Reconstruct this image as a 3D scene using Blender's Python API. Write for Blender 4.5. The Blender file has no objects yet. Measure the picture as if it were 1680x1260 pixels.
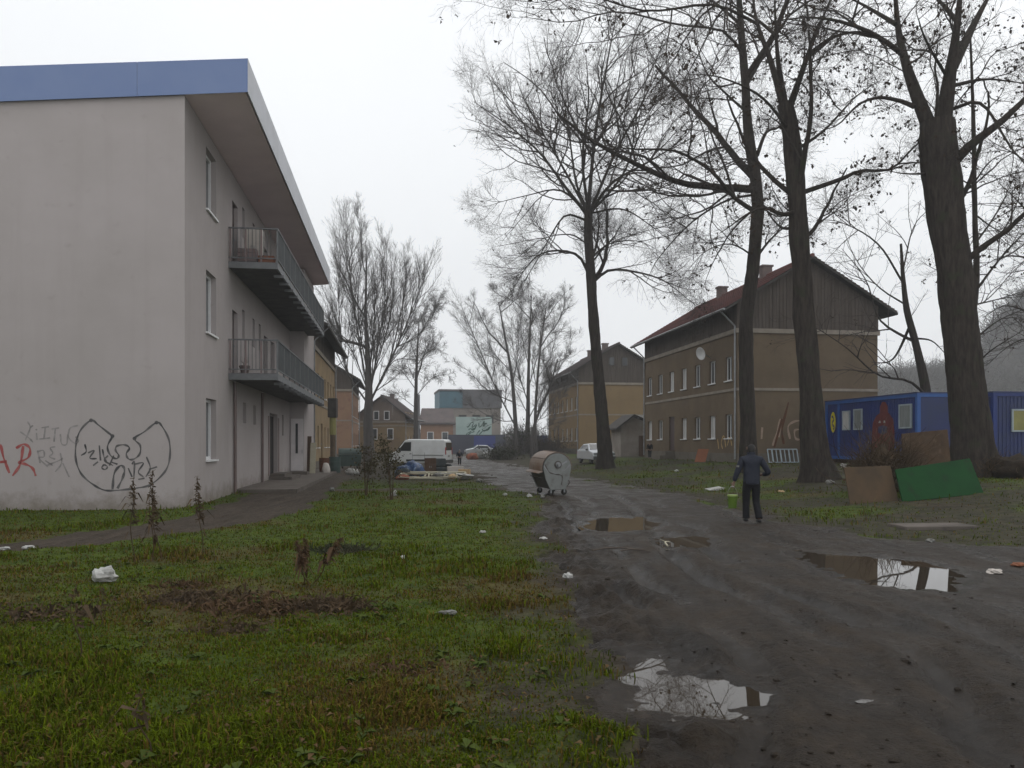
import bpy, math, random
import numpy as np
from mathutils import Vector, Matrix

random.seed(7)
RNG = np.random.default_rng(11)
R = math.radians
SC = bpy.context.scene
COL = SC.collection

# ------------------------------------------------------------------ camera, sky, sun, exposure
F, CX, HY, CAMZ = 1330.0, 840.0, 728.0, 1.7        # focal length in photo pixels, centre, horizon row, eye height
cam = bpy.data.cameras.new('camera')
cam.sensor_width = 36.0
cam.lens = 36.0 * F / 1680.0
cam.shift_y = (HY - 630.0) / 1680.0
cam.clip_start, cam.clip_end = 0.1, 3000.0
camo = bpy.data.objects.new('camera', cam)
camo.location = (0, 0, CAMZ)
camo.rotation_euler = (R(90), 0, 0)
COL.objects.link(camo)
SC.camera = camo

SUN_EL, SUN_AZ = 48.0, 40.0
w = bpy.data.worlds.new('World'); SC.world = w; w.use_nodes = True
nt = w.node_tree; nt.nodes.clear()
def wn(t, **k):
    n = nt.nodes.new(t)
    for a, b in k.items(): setattr(n, a, b)
    return n
out = wn('ShaderNodeOutputWorld'); bg = wn('ShaderNodeBackground'); bg.inputs['Strength'].default_value = 0.10
sky = wn('ShaderNodeTexSky', sky_type='NISHITA', sun_disc=False, sun_elevation=R(SUN_EL), sun_rotation=R(SUN_AZ), dust_density=6.0, air_density=1.5)
hsv = wn('ShaderNodeHueSaturation'); hsv.inputs['Saturation'].default_value = 0.25
tc = wn('ShaderNodeTexCoord'); sep = wn('ShaderNodeSeparateXYZ')
grad = wn('ShaderNodeMapRange'); grad.inputs[1].default_value = 0.0; grad.inputs[2].default_value = 1.0
grad.inputs[3].default_value = 10.6; grad.inputs[4].default_value = 12.0        # overcast: brighter overhead
cn = wn('ShaderNodeTexNoise'); cn.inputs['Scale'].default_value = 2.2; cn.inputs['Detail'].default_value = 5
cm = wn('ShaderNodeMapRange'); cm.inputs[3].default_value = 0.93; cm.inputs[4].default_value = 1.07
mul = wn('ShaderNodeMath', operation='MULTIPLY')
tint = wn('ShaderNodeVectorMath', operation='SCALE'); tint.inputs[0].default_value = (0.975, 0.995, 1.02)
mix = wn('ShaderNodeMix', data_type='RGBA'); mix.inputs[0].default_value = 0.94
L = nt.links.new
L(tc.outputs['Generated'], sep.inputs[0]); L(sep.outputs['Z'], grad.inputs[0])
L(tc.outputs['Generated'], cn.inputs['Vector']); L(cn.outputs['Fac'], cm.inputs[0])
L(grad.outputs[0], mul.inputs[0]); L(cm.outputs[0], mul.inputs[1]); L(mul.outputs[0], tint.inputs['Scale'])
L(sky.outputs[0], hsv.inputs['Color']); L(hsv.outputs[0], mix.inputs[6]); L(tint.outputs[0], mix.inputs[7])
L(mix.outputs[2], bg.inputs['Color']); L(bg.outputs[0], out.inputs['Surface'])

sl = bpy.data.lights.new('sun', 'SUN'); sl.energy = 0.5; sl.angle = R(40); sl.color = (1.0, 0.97, 0.93)
so = bpy.data.objects.new('sun', sl); COL.objects.link(so)
so.rotation_euler = (R(90 - SUN_EL), 0, R(180 - SUN_AZ))
vs = SC.view_settings
vs.view_transform = 'Standard'; vs.look = 'None'; vs.gamma = 1.0; vs.use_curve_mapping = False
vs.exposure = 0.0
SC.cycles.use_denoising = True
SC.cycles.max_bounces = 5; SC.cycles.diffuse_bounces = 3; SC.cycles.glossy_bounces = 3
SC.cycles.transmission_bounces = 2; SC.cycles.volume_bounces = 1; SC.cycles.transparent_max_bounces = 4

# ------------------------------------------------------------------ helpers
def at(px, py, d):
    "photo pixel + distance -> world point"
    return np.array([(px - CX) / F * d, d, CAMZ + (HY - py) / F * d])

def hash2(ix, iy, s):
    h = (ix.astype(np.int64) * 374761393 + iy.astype(np.int64) * 668265263 + s * 974711) & 0x7fffffff
    h = ((h ^ (h >> 13)) * 1274126177) & 0x7fffffff
    return ((h ^ (h >> 16)) & 0xffff) / 65535.0

def vnoise(x, y, s=0):
    x = np.asarray(x, float); y = np.asarray(y, float)
    ix, iy = np.floor(x), np.floor(y); fx, fy = x - ix, y - iy
    fx = fx * fx * (3 - 2 * fx); fy = fy * fy * (3 - 2 * fy)
    a, b = hash2(ix, iy, s), hash2(ix + 1, iy, s)
    c, d = hash2(ix, iy + 1, s), hash2(ix + 1, iy + 1, s)
    return (a + (b - a) * fx) * (1 - fy) + (c + (d - c) * fx) * fy

def fbm(x, y, sc, o=4, s=0):
    t, a, n = 0, 1.0, 0
    for i in range(o):
        t = t + a * vnoise(np.asarray(x) * sc + 17.3 * i, np.asarray(y) * sc - 9.1 * i, s + i); n += a; a *= 0.5; sc *= 2.03
    return t / n

def sstep(a, b, x):
    t = np.clip((np.asarray(x, float) - a) / (b - a), 0, 1); return t * t * (3 - 2 * t)

class NodeMat:
    def __init__(self, name):
        self.m = bpy.data.materials.new(name); self.m.use_nodes = True
        self.t = self.m.node_tree; self.b = self.t.nodes['Principled BSDF']
    def n(self, typ, **k):
        x = self.t.nodes.new(typ)
        for a, b in k.items(): setattr(x, a, b)
        return x
    def l(self, a, b): self.t.links.new(a, b)

def rgba(c): return (c[0], c[1], c[2], 1.0)

def mat(name, c1, c2=None, scale=3.0, rough=0.8, bump=0.0, bscale=None, c3=None, s3=0.7, metallic=0.0, spec=0.4, stretch=(1, 1, 1), lo=0.35, hi=0.65, attr=None, rough2=None):
    if rough >= .68 and spec == .4: spec = .12
    k = NodeMat(name); b = k.b
    b.inputs['Roughness'].default_value = rough; b.inputs['Metallic'].default_value = metallic
    b.inputs['Specular IOR Level'].default_value = spec
    b.inputs['Base Color'].default_value = rgba(c1)
    if c2 is None and not bump and attr is None: return k.m
    tcn = k.n('ShaderNodeTexCoord'); mp = k.n('ShaderNodeMapping'); mp.inputs['Scale'].default_value = stretch
    k.l(tcn.outputs['Object'], mp.inputs['Vector'])
    col = None
    if c2 is not None:
        no = k.n('ShaderNodeTexNoise'); no.inputs['Scale'].default_value = scale; no.inputs['Detail'].default_value = 7; no.inputs['Roughness'].default_value = 0.62
        k.l(mp.outputs[0], no.inputs['Vector'])
        mr = k.n('ShaderNodeMapRange'); mr.inputs[1].default_value = lo; mr.inputs[2].default_value = hi
        k.l(no.outputs['Fac'], mr.inputs[0])
        mx = k.n('ShaderNodeMix', data_type='RGBA'); mx.inputs[6].default_value = rgba(c1); mx.inputs[7].default_value = rgba(c2)
        k.l(mr.outputs[0], mx.inputs[0]); col = mx.outputs[2]
        if rough2 is not None:
            rr = k.n('ShaderNodeMapRange'); rr.inputs[3].default_value = rough; rr.inputs[4].default_value = rough2
            k.l(mr.outputs[0], rr.inputs[0]); k.l(rr.outputs[0], b.inputs['Roughness'])
        if c3 is not None:
            n3 = k.n('ShaderNodeTexNoise'); n3.inputs['Scale'].default_value = scale * s3; n3.inputs['Detail'].default_value = 9; n3.inputs['Roughness'].default_value = 0.7
            k.l(tcn.outputs['Object'], n3.inputs['Vector'])
            m3 = k.n('ShaderNodeMapRange'); m3.inputs[1].default_value = 0.54; m3.inputs[2].default_value = 0.66
            k.l(n3.outputs['Fac'], m3.inputs[0])
            x3 = k.n('ShaderNodeMix', data_type='RGBA'); x3.inputs[7].default_value = rgba(c3)
            k.l(col, x3.inputs[6]); k.l(m3.outputs[0], x3.inputs[0]); col = x3.outputs[2]
    if attr:
        at_ = k.n('ShaderNodeAttribute', attribute_name=attr)
        ml = k.n('ShaderNodeMix', data_type='RGBA', blend_type='MULTIPLY'); ml.inputs[0].default_value = 1.0
        if col is None: ml.inputs[6].default_value = rgba(c1)
        else: k.l(col, ml.inputs[6])
        k.l(at_.outputs['Color'], ml.inputs[7]); col = ml.outputs[2]
    if col is not None: k.l(col, b.inputs['Base Color'])
    if bump:
        nb = k.n('ShaderNodeTexNoise'); nb.inputs['Scale'].default_value = bscale or scale * 6; nb.inputs['Detail'].default_value = 6
        k.l(mp.outputs[0], nb.inputs['Vector'])
        bp = k.n('ShaderNodeBump'); bp.inputs['Strength'].default_value = bump; bp.inputs['Distance'].default_value = 0.02
        k.l(nb.outputs['Fac'], bp.inputs['Height']); k.l(bp.outputs[0], b.inputs['Normal'])
    return k.m

def finish(o, name, m, parent=None, label=None, kind=None):
    if m is not None and o.data is not None: o.data.materials.append(m)
    COL.objects.link(o)
    if parent is not None: o.parent = parent
    if label: o['label'] = label
    if kind: o['kind'] = kind
    return o

def np_obj(name, V, Fc, m, parent=None, label=None, kind=None, smooth=False):
    "fast mesh from arrays; Fc is (N,3) or (N,4)"
    V = np.asarray(V, np.float32); Fc = np.asarray(Fc, np.int32); k = Fc.shape[1]
    me = bpy.data.meshes.new(name)
    me.vertices.add(len(V)); me.vertices.foreach_set('co', V.ravel())
    me.loops.add(Fc.size); me.loops.foreach_set('vertex_index', Fc.ravel())
    me.polygons.add(len(Fc)); me.polygons.foreach_set('loop_start', np.arange(0, Fc.size, k, dtype=np.int32))
    me.polygons.foreach_set('use_smooth', np.full(len(Fc), smooth, dtype=bool))
    me.update(calc_edges=True)
    return finish(bpy.data.objects.new(name, me), name, m, parent, label, kind)

class MB:
    "collects shapes, then links them as ONE mesh"
    def __init__(s): s.v, s.f = [], []
    def poly(s, pts):
        i = len(s.v); s.v += [tuple(p) for p in pts]; s.f.append(tuple(range(i, i + len(pts)))); return s
    def box(s, x0, x1, y0, y1, z0, z1, M=None, taper=None):
        p = [(x, y, z) for z in (z0, z1) for y in (y0, y1) for x in (x0, x1)]
        if taper:
            cx, cy = (x0 + x1) / 2, (y0 + y1) / 2
            p = p[:4] + [(cx + (x - cx) * taper, cy + (y - cy) * taper, z) for x, y, z in p[4:]]
        if M is not None: p = [tuple(M @ Vector(q)) for q in p]
        i = len(s.v); s.v += p
        s.f += [tuple(i + j for j in q) for q in ((0, 2, 3, 1), (4, 5, 7, 6), (0, 1, 5, 4), (2, 6, 7, 3), (0, 4, 6, 2), (1, 3, 7, 5))]
        return s
    def prism(s, pts, d):
        "polygon pts (3-D, planar) extruded by vector d"
        n = len(pts); i = len(s.v); d = Vector(d)
        s.v += [tuple(p) for p in pts] + [tuple(Vector(p) + d) for p in pts]
        s.f.append(tuple(range(i + n - 1, i - 1, -1))); s.f.append(tuple(range(i + n, i + 2 * n)))
        for k in range(n):
            j = (k + 1) % n; s.f.append((i + k, i + j, i + n + j, i + n + k))
        return s
    def tube(s, pts, r, n=8, cap=True):
        P = [Vector(p) for p in pts]; m = len(P)
        rr = r if hasattr(r, '__len__') else [r] * m
        i0 = len(s.v); ref = None
        for k in range(m):
            t = (P[min(k + 1, m - 1)] - P[max(k - 1, 0)])
            t = t.normalized() if t.length > 1e-9 else Vector((0, 0, 1))
            if ref is None: ref = t.orthogonal().normalized()
            ref = (ref - t * ref.dot(t)); ref = ref.normalized() if ref.length > 1e-6 else t.orthogonal().normalized()
            b = t.cross(ref)
            for j in range(n):
                a = 2 * math.pi * j / n
                s.v.append(tuple(P[k] + (ref * math.cos(a) + b * math.sin(a)) * rr[k]))
        for k in range(m - 1):
            for j in range(n):
                a, b2 = i0 + k * n + j, i0 + k * n + (j + 1) % n
                s.f.append((a, b2, b2 + n, a + n))
        if cap:
            s.f.append(tuple(range(i0 + n - 1, i0 - 1, -1))); s.f.append(tuple(range(i0 + (m - 1) * n, i0 + m * n)))
        return s
    def lathe(s, prof, n=16, c=(0, 0, 0), axis='z'):
        i0 = len(s.v)
        for r_, z in prof:
            for j in range(n):
                a = 2 * math.pi * j / n; x, y = r_ * math.cos(a), r_ * math.sin(a)
                p = {'z': (x, y, z), 'x': (z, x, y), 'y': (x, z, y)}[axis]
                s.v.append((p[0] + c[0], p[1] + c[1], p[2] + c[2]))
        for k in range(len(prof) - 1):
            for j in range(n):
                a, b = i0 + k * n + j, i0 + k * n + (j + 1) % n
                s.f.append((a, b, b + n, a + n))
        s.f.append(tuple(range(i0, i0 + n))); s.f.append(tuple(range(i0 + (len(prof) - 1) * n, i0 + len(prof) * n)))
        return s
    def wall(s, o, u, nrm, W, H, holes=(), rev=0.15, z0=0.0, skip=False):
        "wall from o along u, up to H, outward normal nrm, with holes (a0,a1,b0,b1) and their reveals going inward"
        o, u, nrm = Vector(o), Vector(u), Vector(nrm); up = Vector((0, 0, 1))
        xs = sorted({0.0, W} | {h[0] for h in holes} | {h[1] for h in holes})
        zs = sorted({z0, H} | {h[2] for h in holes} | {h[3] for h in holes})
        P = lambda a, b, d=0: o + u * a + up * b - nrm * d
        for a0, a1 in zip(xs, xs[1:]):
            for b0, b1 in zip(zs, zs[1:]):
                ca, cb = (a0 + a1) / 2, (b0 + b1) / 2
                if any(h[0] < ca < h[1] and h[2] < cb < h[3] for h in holes): continue
                s.poly([P(a0, b0), P(a1, b0), P(a1, b1), P(a0, b1)])
        for a0, a1, b0, b1 in holes:
            for q in (((a0, b0), (a1, b0)), ((a1, b0), (a1, b1)), ((a1, b1), (a0, b1)), ((a0, b1), (a0, b0))):
                s.poly([P(*q[0]), P(*q[1]), P(*q[1], rev), P(*q[0], rev)])
        return s
    def mesh(s, name, smooth=False):
        me = bpy.data.meshes.new(name); me.from_pydata(s.v, [], s.f); me.update()
        if smooth: me.polygons.foreach_set('use_smooth', [True] * len(me.polygons))
        return me
    def build(s, name, m, parent=None, label=None, kind=None, smooth=False, bevel=0.0, origin=None):
        if origin is not None: s.v = [(x - origin[0], y - origin[1], z - origin[2]) for x, y, z in s.v]
        o = finish(bpy.data.objects.new(name, s.mesh(name, smooth)), name, m, parent, label, kind)
        if origin is not None: o.location = origin
        if bevel:
            bm = o.modifiers.new('bevel', 'BEVEL'); bm.width = bevel; bm.segments = 2; bm.limit_method = 'ANGLE'; bm.angle_limit = R(40)
        return o

def tag(o, label, cat, group=None, kind=None):
    o['label'] = label; o['category'] = cat
    if group: o['group'] = group
    if kind: o['kind'] = kind
    return o

def thing(name, label, cat, loc=(0, 0, 0), rz=0.0, group=None):
    o = bpy.data.objects.new(name, None); o.empty_display_size = 0.2
    o.location = tuple(float(c) for c in loc); o.rotation_euler = (0, 0, rz); COL.objects.link(o)
    return tag(o, label, cat, group)

def link(name, me, parent, loc=(0, 0, 0), rz=0.0, label=None, kind=None):
    "another object on a shared mesh"
    o = bpy.data.objects.new(name, me); COL.objects.link(o); o.parent = parent
    o.location = loc; o.rotation_euler = (0, 0, rz)
    if label: o['label'] = label
    if kind: o['kind'] = kind
    return o

def copy_tree(o, parent=None):
    c = o.copy(); COL.objects.link(c); c.parent = parent
    for ch in list(o.children): copy_tree(ch, c)
    return c

def catmull(pts, n=8):
    P = [np.array(p, float) for p in pts]; P = [2 * P[0] - P[1]] + P + [2 * P[-1] - P[-2]]
    o = []
    for i in range(1, len(P) - 2):
        a, b, c, d = P[i - 1:i + 3]
        for t in np.linspace(0, 1, n, endpoint=False):
            o.append(0.5 * (2 * b + (c - a) * t + (2 * a - 5 * b + 4 * c - d) * t * t + (3 * b - a - 3 * c + d) * t ** 3))
    o.append(P[-2]); return o

# ------------------------------------------------------------------ materials
M = {}
def plaster():
    k = NodeMat('plaster_pink'); b = k.b; b.inputs['Roughness'].default_value = .95; b.inputs['Specular IOR Level'].default_value = .12
    tcn = k.n('ShaderNodeTexCoord'); sp = k.n('ShaderNodeSeparateXYZ'); k.l(tcn.outputs['Object'], sp.inputs[0])
    def noise(sc, det, stretch=(1, 1, 1), lo=.4, hi=.65):
        mp = k.n('ShaderNodeMapping'); mp.inputs['Scale'].default_value = stretch; k.l(tcn.outputs['Object'], mp.inputs[0])
        n = k.n('ShaderNodeTexNoise'); n.inputs['Scale'].default_value = sc; n.inputs['Detail'].default_value = det; n.inputs['Roughness'].default_value = .65; k.l(mp.outputs[0], n.inputs['Vector'])
        m = k.n('ShaderNodeMapRange'); m.inputs[1].default_value = lo; m.inputs[2].default_value = hi; k.l(n.outputs['Fac'], m.inputs[0]); return n, m.outputs[0]
    def blend(fac, a, col, amt=1.0):
        x = k.n('ShaderNodeMix', data_type='RGBA'); x.inputs[7].default_value = rgba(col)
        if isinstance(a, tuple): x.inputs[6].default_value = rgba(a)
        else: k.l(a, x.inputs[6])
        m = k.n('ShaderNodeMath', operation='MULTIPLY'); m.inputs[1].default_value = amt; k.l(fac, m.inputs[0]); k.l(m.outputs[0], x.inputs[0]); return x.outputs[2]
    c = blend(noise(.35, 8)[1], (.372, .335, .327), (.335, .303, .290))
    c = blend(noise(1.3, 6, (2.2, 2.2, .10), .52, .72)[1], c, (.285, .255, .235), .22)          # rain streaks
    c = blend(noise(2.6, 9, (1, 1, 1), .60, .70)[1], c, (.29, .262, .245), .5)                   # patches
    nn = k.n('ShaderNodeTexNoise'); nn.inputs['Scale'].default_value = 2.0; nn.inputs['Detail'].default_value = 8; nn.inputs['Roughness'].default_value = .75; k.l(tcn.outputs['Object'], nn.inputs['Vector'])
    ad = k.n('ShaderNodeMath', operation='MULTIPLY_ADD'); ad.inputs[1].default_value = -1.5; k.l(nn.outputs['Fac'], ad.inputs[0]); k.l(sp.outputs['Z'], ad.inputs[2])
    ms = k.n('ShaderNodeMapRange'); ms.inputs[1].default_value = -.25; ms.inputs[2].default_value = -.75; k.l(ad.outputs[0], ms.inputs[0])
    c = blend(ms.outputs[0], c, (.16, .135, .105), .7)                                           # browner and darker towards the wall foot, ragged upper edge
    k.l(c, b.inputs['Base Color'])
    bp = k.n('ShaderNodeBump'); bp.inputs['Strength'].default_value = .2; bp.inputs['Distance'].default_value = .01; k.l(noise(70, 4)[0].outputs['Fac'], bp.inputs['Height']); k.l(bp.outputs[0], b.inputs['Normal'])
    return k.m
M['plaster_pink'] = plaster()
M['blue_sheet'] = mat('blue_sheet', (.125, .180, .335), (.145, .20, .35), .8, .45)
M['white_trim'] = mat('white_trim', (.55, .56, .60), (.48, .49, .52), 1.0, .5)
M['soffit'] = mat('soffit', (.76, .63, .65), (.68, .56, .58), .6, .8)
M['slab'] = mat('slab', (.12, .115, .115), (.08, .08, .085), 2, .85, .2)
M['rail'] = mat('rail', (.17, .175, .18), (.12, .125, .13), 3, .55, metallic=.3)
M['rail_panel'] = mat('rail_panel', (.075, .083, .085), (.10, .105, .108), 2, .7)
M['rail_rust'] = mat('rail_rust', (.22, .15, .14), (.17, .14, .14), 4, .6)
M['white_pvc'] = mat('white_pvc', (.72, .72, .72), (.62, .62, .62), 2, .35)
M['glass'] = mat('glass', (.03, .033, .036), None, rough=.06, spec=.6)
M['curtain'] = mat('curtain', (.55, .54, .52), (.38, .38, .37), 3, .9, stretch=(6, 6, .5))
M['pane_pale'] = mat('pane_pale', (.22, .24, .235), (.15, .165, .165), 3, .3, stretch=(4, 4, .6))  # pale grey pane, streaked vertically
M['door_dark'] = mat('door_dark', (.075, .045, .042), (.055, .04, .04), 3, .5, stretch=(6, 6, .6))
M['door_white'] = mat('door_white', (.62, .58, .58), (.52, .49, .49), 2, .4)
M['interior'] = mat('interior', (.025, .024, .024), (.04, .036, .033), 2, .8)
M['pipe_brown'] = mat('pipe_brown', (.16, .11, .10), (.12, .09, .085), 3, .5)
M['concrete'] = mat('concrete', (.135, .115, .10), (.095, .082, .07), 1.6, .85, .3, 30, c3=(.07, .062, .055), s3=1.5)
M['ochre_dark'] = mat('ochre_dark', (.158, .119, .079), (.122, .092, .062), .5, .95, .25, 25, c3=(.125, .092, .062), s3=1.6)
M['ochre'] = mat('ochre', (.245, .172, .090), (.205, .143, .077), .45, .95, .2, 25, c3=(.20, .14, .085), s3=1.6)
M['ochre_light'] = mat('ochre_light', (.29, .215, .125), (.235, .172, .10), .6, .95, .2, 25, c3=(.21, .135, .09), s3=1.6)
M['ochre_red'] = mat('ochre_red', (.285, .18, .115), (.235, .14, .095), .6, .95, .2, 25, c3=(.20, .11, .08), s3=1.6)
M['plinth'] = mat('plinth', (.16, .14, .115), (.12, .105, .085), 1.2, .95, .3, 20, c3=(.14, .12, .10))
M['band'] = mat('band', (.29, .255, .21), (.21, .182, .15), 1.5, .9)
M['wood_grey'] = mat('wood_grey', (.070, .057, .048), (.105, .087, .074), 2, .9, .4, 12, stretch=(3, 3, .25))
M['tile_red'] = mat('tile_red', (.165, .066, .060), (.12, .058, .054), .7, .85, c3=(.075, .055, .05), s3=1.6)
M['tile_dark'] = mat('tile_dark', (.13, .105, .10), (.10, .085, .085), .7, .85, c3=(.075, .07, .065))
M['gable_plaster'] = mat('gable_plaster', (.20, .155, .125), (.16, .125, .105), .6, .95)
M['brick_chimney'] = mat('brick_chimney', (.17, .13, .12), (.12, .10, .095), 3, .95, .3)
M['fascia_dark'] = mat('fascia_dark', (.05, .045, .042), (.075, .068, .062), 3, .8)
M['zinc'] = mat('zinc', (.30, .31, .32), (.22, .22, .22), 3, .5, metallic=.5)
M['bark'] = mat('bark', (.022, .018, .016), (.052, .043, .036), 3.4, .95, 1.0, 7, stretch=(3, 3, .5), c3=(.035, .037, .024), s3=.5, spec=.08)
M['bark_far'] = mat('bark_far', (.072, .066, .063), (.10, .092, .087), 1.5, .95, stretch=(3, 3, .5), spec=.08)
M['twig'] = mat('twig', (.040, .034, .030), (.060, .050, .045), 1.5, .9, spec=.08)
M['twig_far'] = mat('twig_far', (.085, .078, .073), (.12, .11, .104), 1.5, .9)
M['leaf_dry'] = mat('leaf_dry', (.032, .022, .016), (.05, .034, .022), 6, .8, spec=.08)
M['ivy'] = mat('ivy', (.035, .045, .022), (.05, .045, .028), 2, .8, spec=.08)
M['container_blue'] = mat('container_blue', (.008, .030, .175), (.010, .025, .13), .9, .45, c3=(.02, .035, .14), s3=2.5)
M['container_light'] = mat('container_light', (.024, .10, .34), (.02, .08, .27), 1.5, .45)
M['container_dark'] = mat('container_dark', (.014, .026, .12), (.018, .03, .09), 1.2, .5)
M['paint_red'] = mat('paint_red', (.15, .032, .026), (.10, .022, .024), 2.5, .7)
M['paint_yellow'] = mat('paint_yellow', (.62, .55, .03), (.5, .42, .03), 3, .7)
M['yellow_pale'] = mat('yellow_pale', (.27, .25, .085), (.21, .195, .065), 2, .6)
M['spray_black'] = mat('spray_black', (.045, .045, .048), (.15, .14, .138), 3.5, .8)
M['spray_grey'] = mat('spray_grey', (.20, .185, .18), (.31, .285, .28), 6, .8)
M['spray_red'] = mat('spray_red', (.27, .055, .055), (.36, .12, .11), 4, .8)
M['spray_ochre'] = mat('spray_ochre', (.48, .32, .13), (.36, .25, .12), 4, .8)
M['spray_pale'] = mat('spray_pale', (.36, .27, .21), (.28, .20, .15), 4, .8)
M['van_white'] = mat('van_white', (.72, .74, .74), (.60, .61, .60), 1.2, .3, spec=.5)
M['silver'] = mat('silver', (.60, .62, .64), (.52, .54, .56), 1.5, .28, metallic=.3)
M['rubber'] = mat('rubber', (.022, .022, .022), (.04, .036, .032), 4, .85)
M['plastic_dark'] = mat('plastic_dark', (.035, .036, .038), (.055, .052, .05), 3, .55)
M['lamp_red'] = mat('lamp_red', (.35, .02, .02), None, rough=.2)
M['bin_grey'] = mat('bin_grey', (.225, .235, .225), (.17, .178, .17), 1.8, .5, c3=(.12, .11, .098), s3=2.2, metallic=.35)
M['bin_dark'] = mat('bin_dark', (.055, .05, .047), (.085, .072, .062), 2.2, .65)
M['bin_lid'] = mat('bin_lid', (.17, .105, .070), (.24, .21, .185), 1.3, .6, c3=(.16, .10, .07), s3=2.0)
M['jacket'] = mat('jacket', (.020, .023, .034), (.030, .033, .044), 7, .75, .9, 9)
M['trousers'] = mat('trousers', (.010, .010, .012), (.015, .015, .017), 8, .85, .3, 18)
M['skin'] = mat('skin', (.19, .115, .085), None, rough=.6)
M['hair'] = mat('hair', (.009, .008, .008), (.015, .013, .012), 20, .6)
M['shoe'] = mat('shoe', (.012, .011, .011), None, rough=.5)
M['lime'] = mat('lime', (.075, .135, .006), (.06, .11, .006), 4, .4)
M['lime_pale'] = mat('lime_pale', (.26, .34, .10), None, rough=.4)
M['wire'] = mat('wire', (.25, .25, .25), None, rough=.4, metallic=.8)
M['board_green'] = mat('board_green', (.004, .046, .009), (.003, .034, .008), 1.5, .7, .15, c3=(.010, .030, .010), s3=2.0)
M['board_tan'] = mat('board_tan', (.088, .058, .034), (.058, .042, .028), 1.6, .9, .2, c3=(.04, .03, .022), s3=1.5, stretch=(1, 1, .4))
M['board_brown'] = mat('board_brown', (.085, .055, .034), (.055, .037, .025), 2, .9, .2, c3=(.12, .088, .062), s3=1.2)
M['rust'] = mat('rust', (.13, .055, .028), (.075, .04, .026), 3, .9)
M['terracotta'] = mat('terracotta', (.25, .105, .06), (.20, .085, .05), 1.5, .85)
M['bed_white'] = mat('bed_white', (.36, .42, .45), (.28, .33, .36), 3, .5)
M['litter_white'] = mat('litter_white', (.44, .44, .42), (.24, .23, .21), 8, .6)
M['litter_grey'] = mat('litter_grey', (.20, .20, .185), (.13, .125, .115), 8, .7)
M['cardboard'] = mat('cardboard', (.46, .33, .19), (.40, .28, .16), 2, .85)
M['card_pale'] = mat('card_pale', (.50, .46, .42), (.43, .39, .35), 2, .85)
M['tarp_blue'] = mat('tarp_blue', (.016, .055, .16), (.022, .035, .065), 3, .45, c3=(.22, .30, .42), s3=1.2)
M['cloth_dark'] = mat('cloth_dark', (.035, .042, .045), (.06, .065, .062), 3, .9)
M['cloth_orange'] = mat('cloth_orange', (.26, .10, .06), (.18, .07, .05), 3, .9)
M['wood_brown'] = mat('wood_brown', (.105, .065, .042), (.075, .048, .034), 2, .8, stretch=(3, 3, .4))
M['wood_pale'] = mat('wood_pale', (.44, .41, .31), (.35, .32, .24), 2, .8)
M['leaf_mould'] = mat('leaf_mould', (.018, .013, .009), (.032, .023, .015), 7, .95, .8, 25)
M['weed_dead'] = mat('weed_dead', (.050, .036, .024), (.085, .058, .034), 6, .9, spec=.08)
M['weed_brown'] = mat('weed_brown', (.060, .036, .022), (.095, .060, .032), 6, .9, spec=.08)
M['teal_panel'] = mat('teal_panel', (.06, .15, .19), (.05, .11, .145), .3, .6)
M['grey_far'] = mat('grey_far', (.14, .135, .14), (.10, .10, .105), .25, .9)
M['beige_far'] = mat('beige_far', (.27, .24, .21), (.19, .17, .155), .25, .9)
M['mural_pale'] = mat('mural_pale', (.42, .52, .49), (.34, .44, .42), .3, .8)
M['mural_green'] = mat('mural_green', (.05, .12, .08), (.03, .07, .06), 1.0, .8)
M['wall_navy'] = mat('wall_navy', (.055, .06, .085), (.075, .08, .105), .4, .8)
M['panel_blue'] = mat('panel_blue', (.03, .045, .19), None, rough=.6)
M['shed_wall'] = mat('shed_wall', (.30, .27, .24), (.22, .19, .165), 1, .95)
M['pole'] = mat('pole', (.13, .095, .065), (.09, .07, .05), 3, .9)
M['barrel_green'] = mat('barrel_green', (.045, .075, .065), (.03, .05, .045), 2, .5)

# ------------------------------------------------------------------ terrain
ROAD_L = np.array([(1, .2), (4.2, .45), (5.4, .7), (8.6, .8), (11.2, .7), (17, .75), (22, 1.1), (25, 1.2), (28, .6), (34, -.7), (45, -1.6), (66, -5.6), (120, -14), (220, -29)])
ROAD_R = np.array([(1, 17), (9, 12.5), (13, 8.4), (14.4, 6.9), (17, 5.7), (26, 5.7), (36, 4), (54, 1.3), (78, -2.2), (120, -8.5), (220, -22)])
def road_l(y): return np.interp(y, ROAD_L[:, 0], ROAD_L[:, 1])
def road_r(y): return np.interp(y, ROAD_R[:, 0], ROAD_R[:, 1])
PATH_L = np.array([(11, -12), (12.4, -9.6), (13.7, -8.7), (16.1, -7.9), (19.3, -7.7), (24, -8.3), (27, -8.8), (40, -10.6), (60, -13.4)])
PATH_R = np.array([(11, -9.6), (12.7, -8.1), (13.7, -7.1), (16.1, -5.7), (20, -5.4), (26, -6.0), (31.4, -6.8), (40, -8.0), (60, -11.0)])

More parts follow.
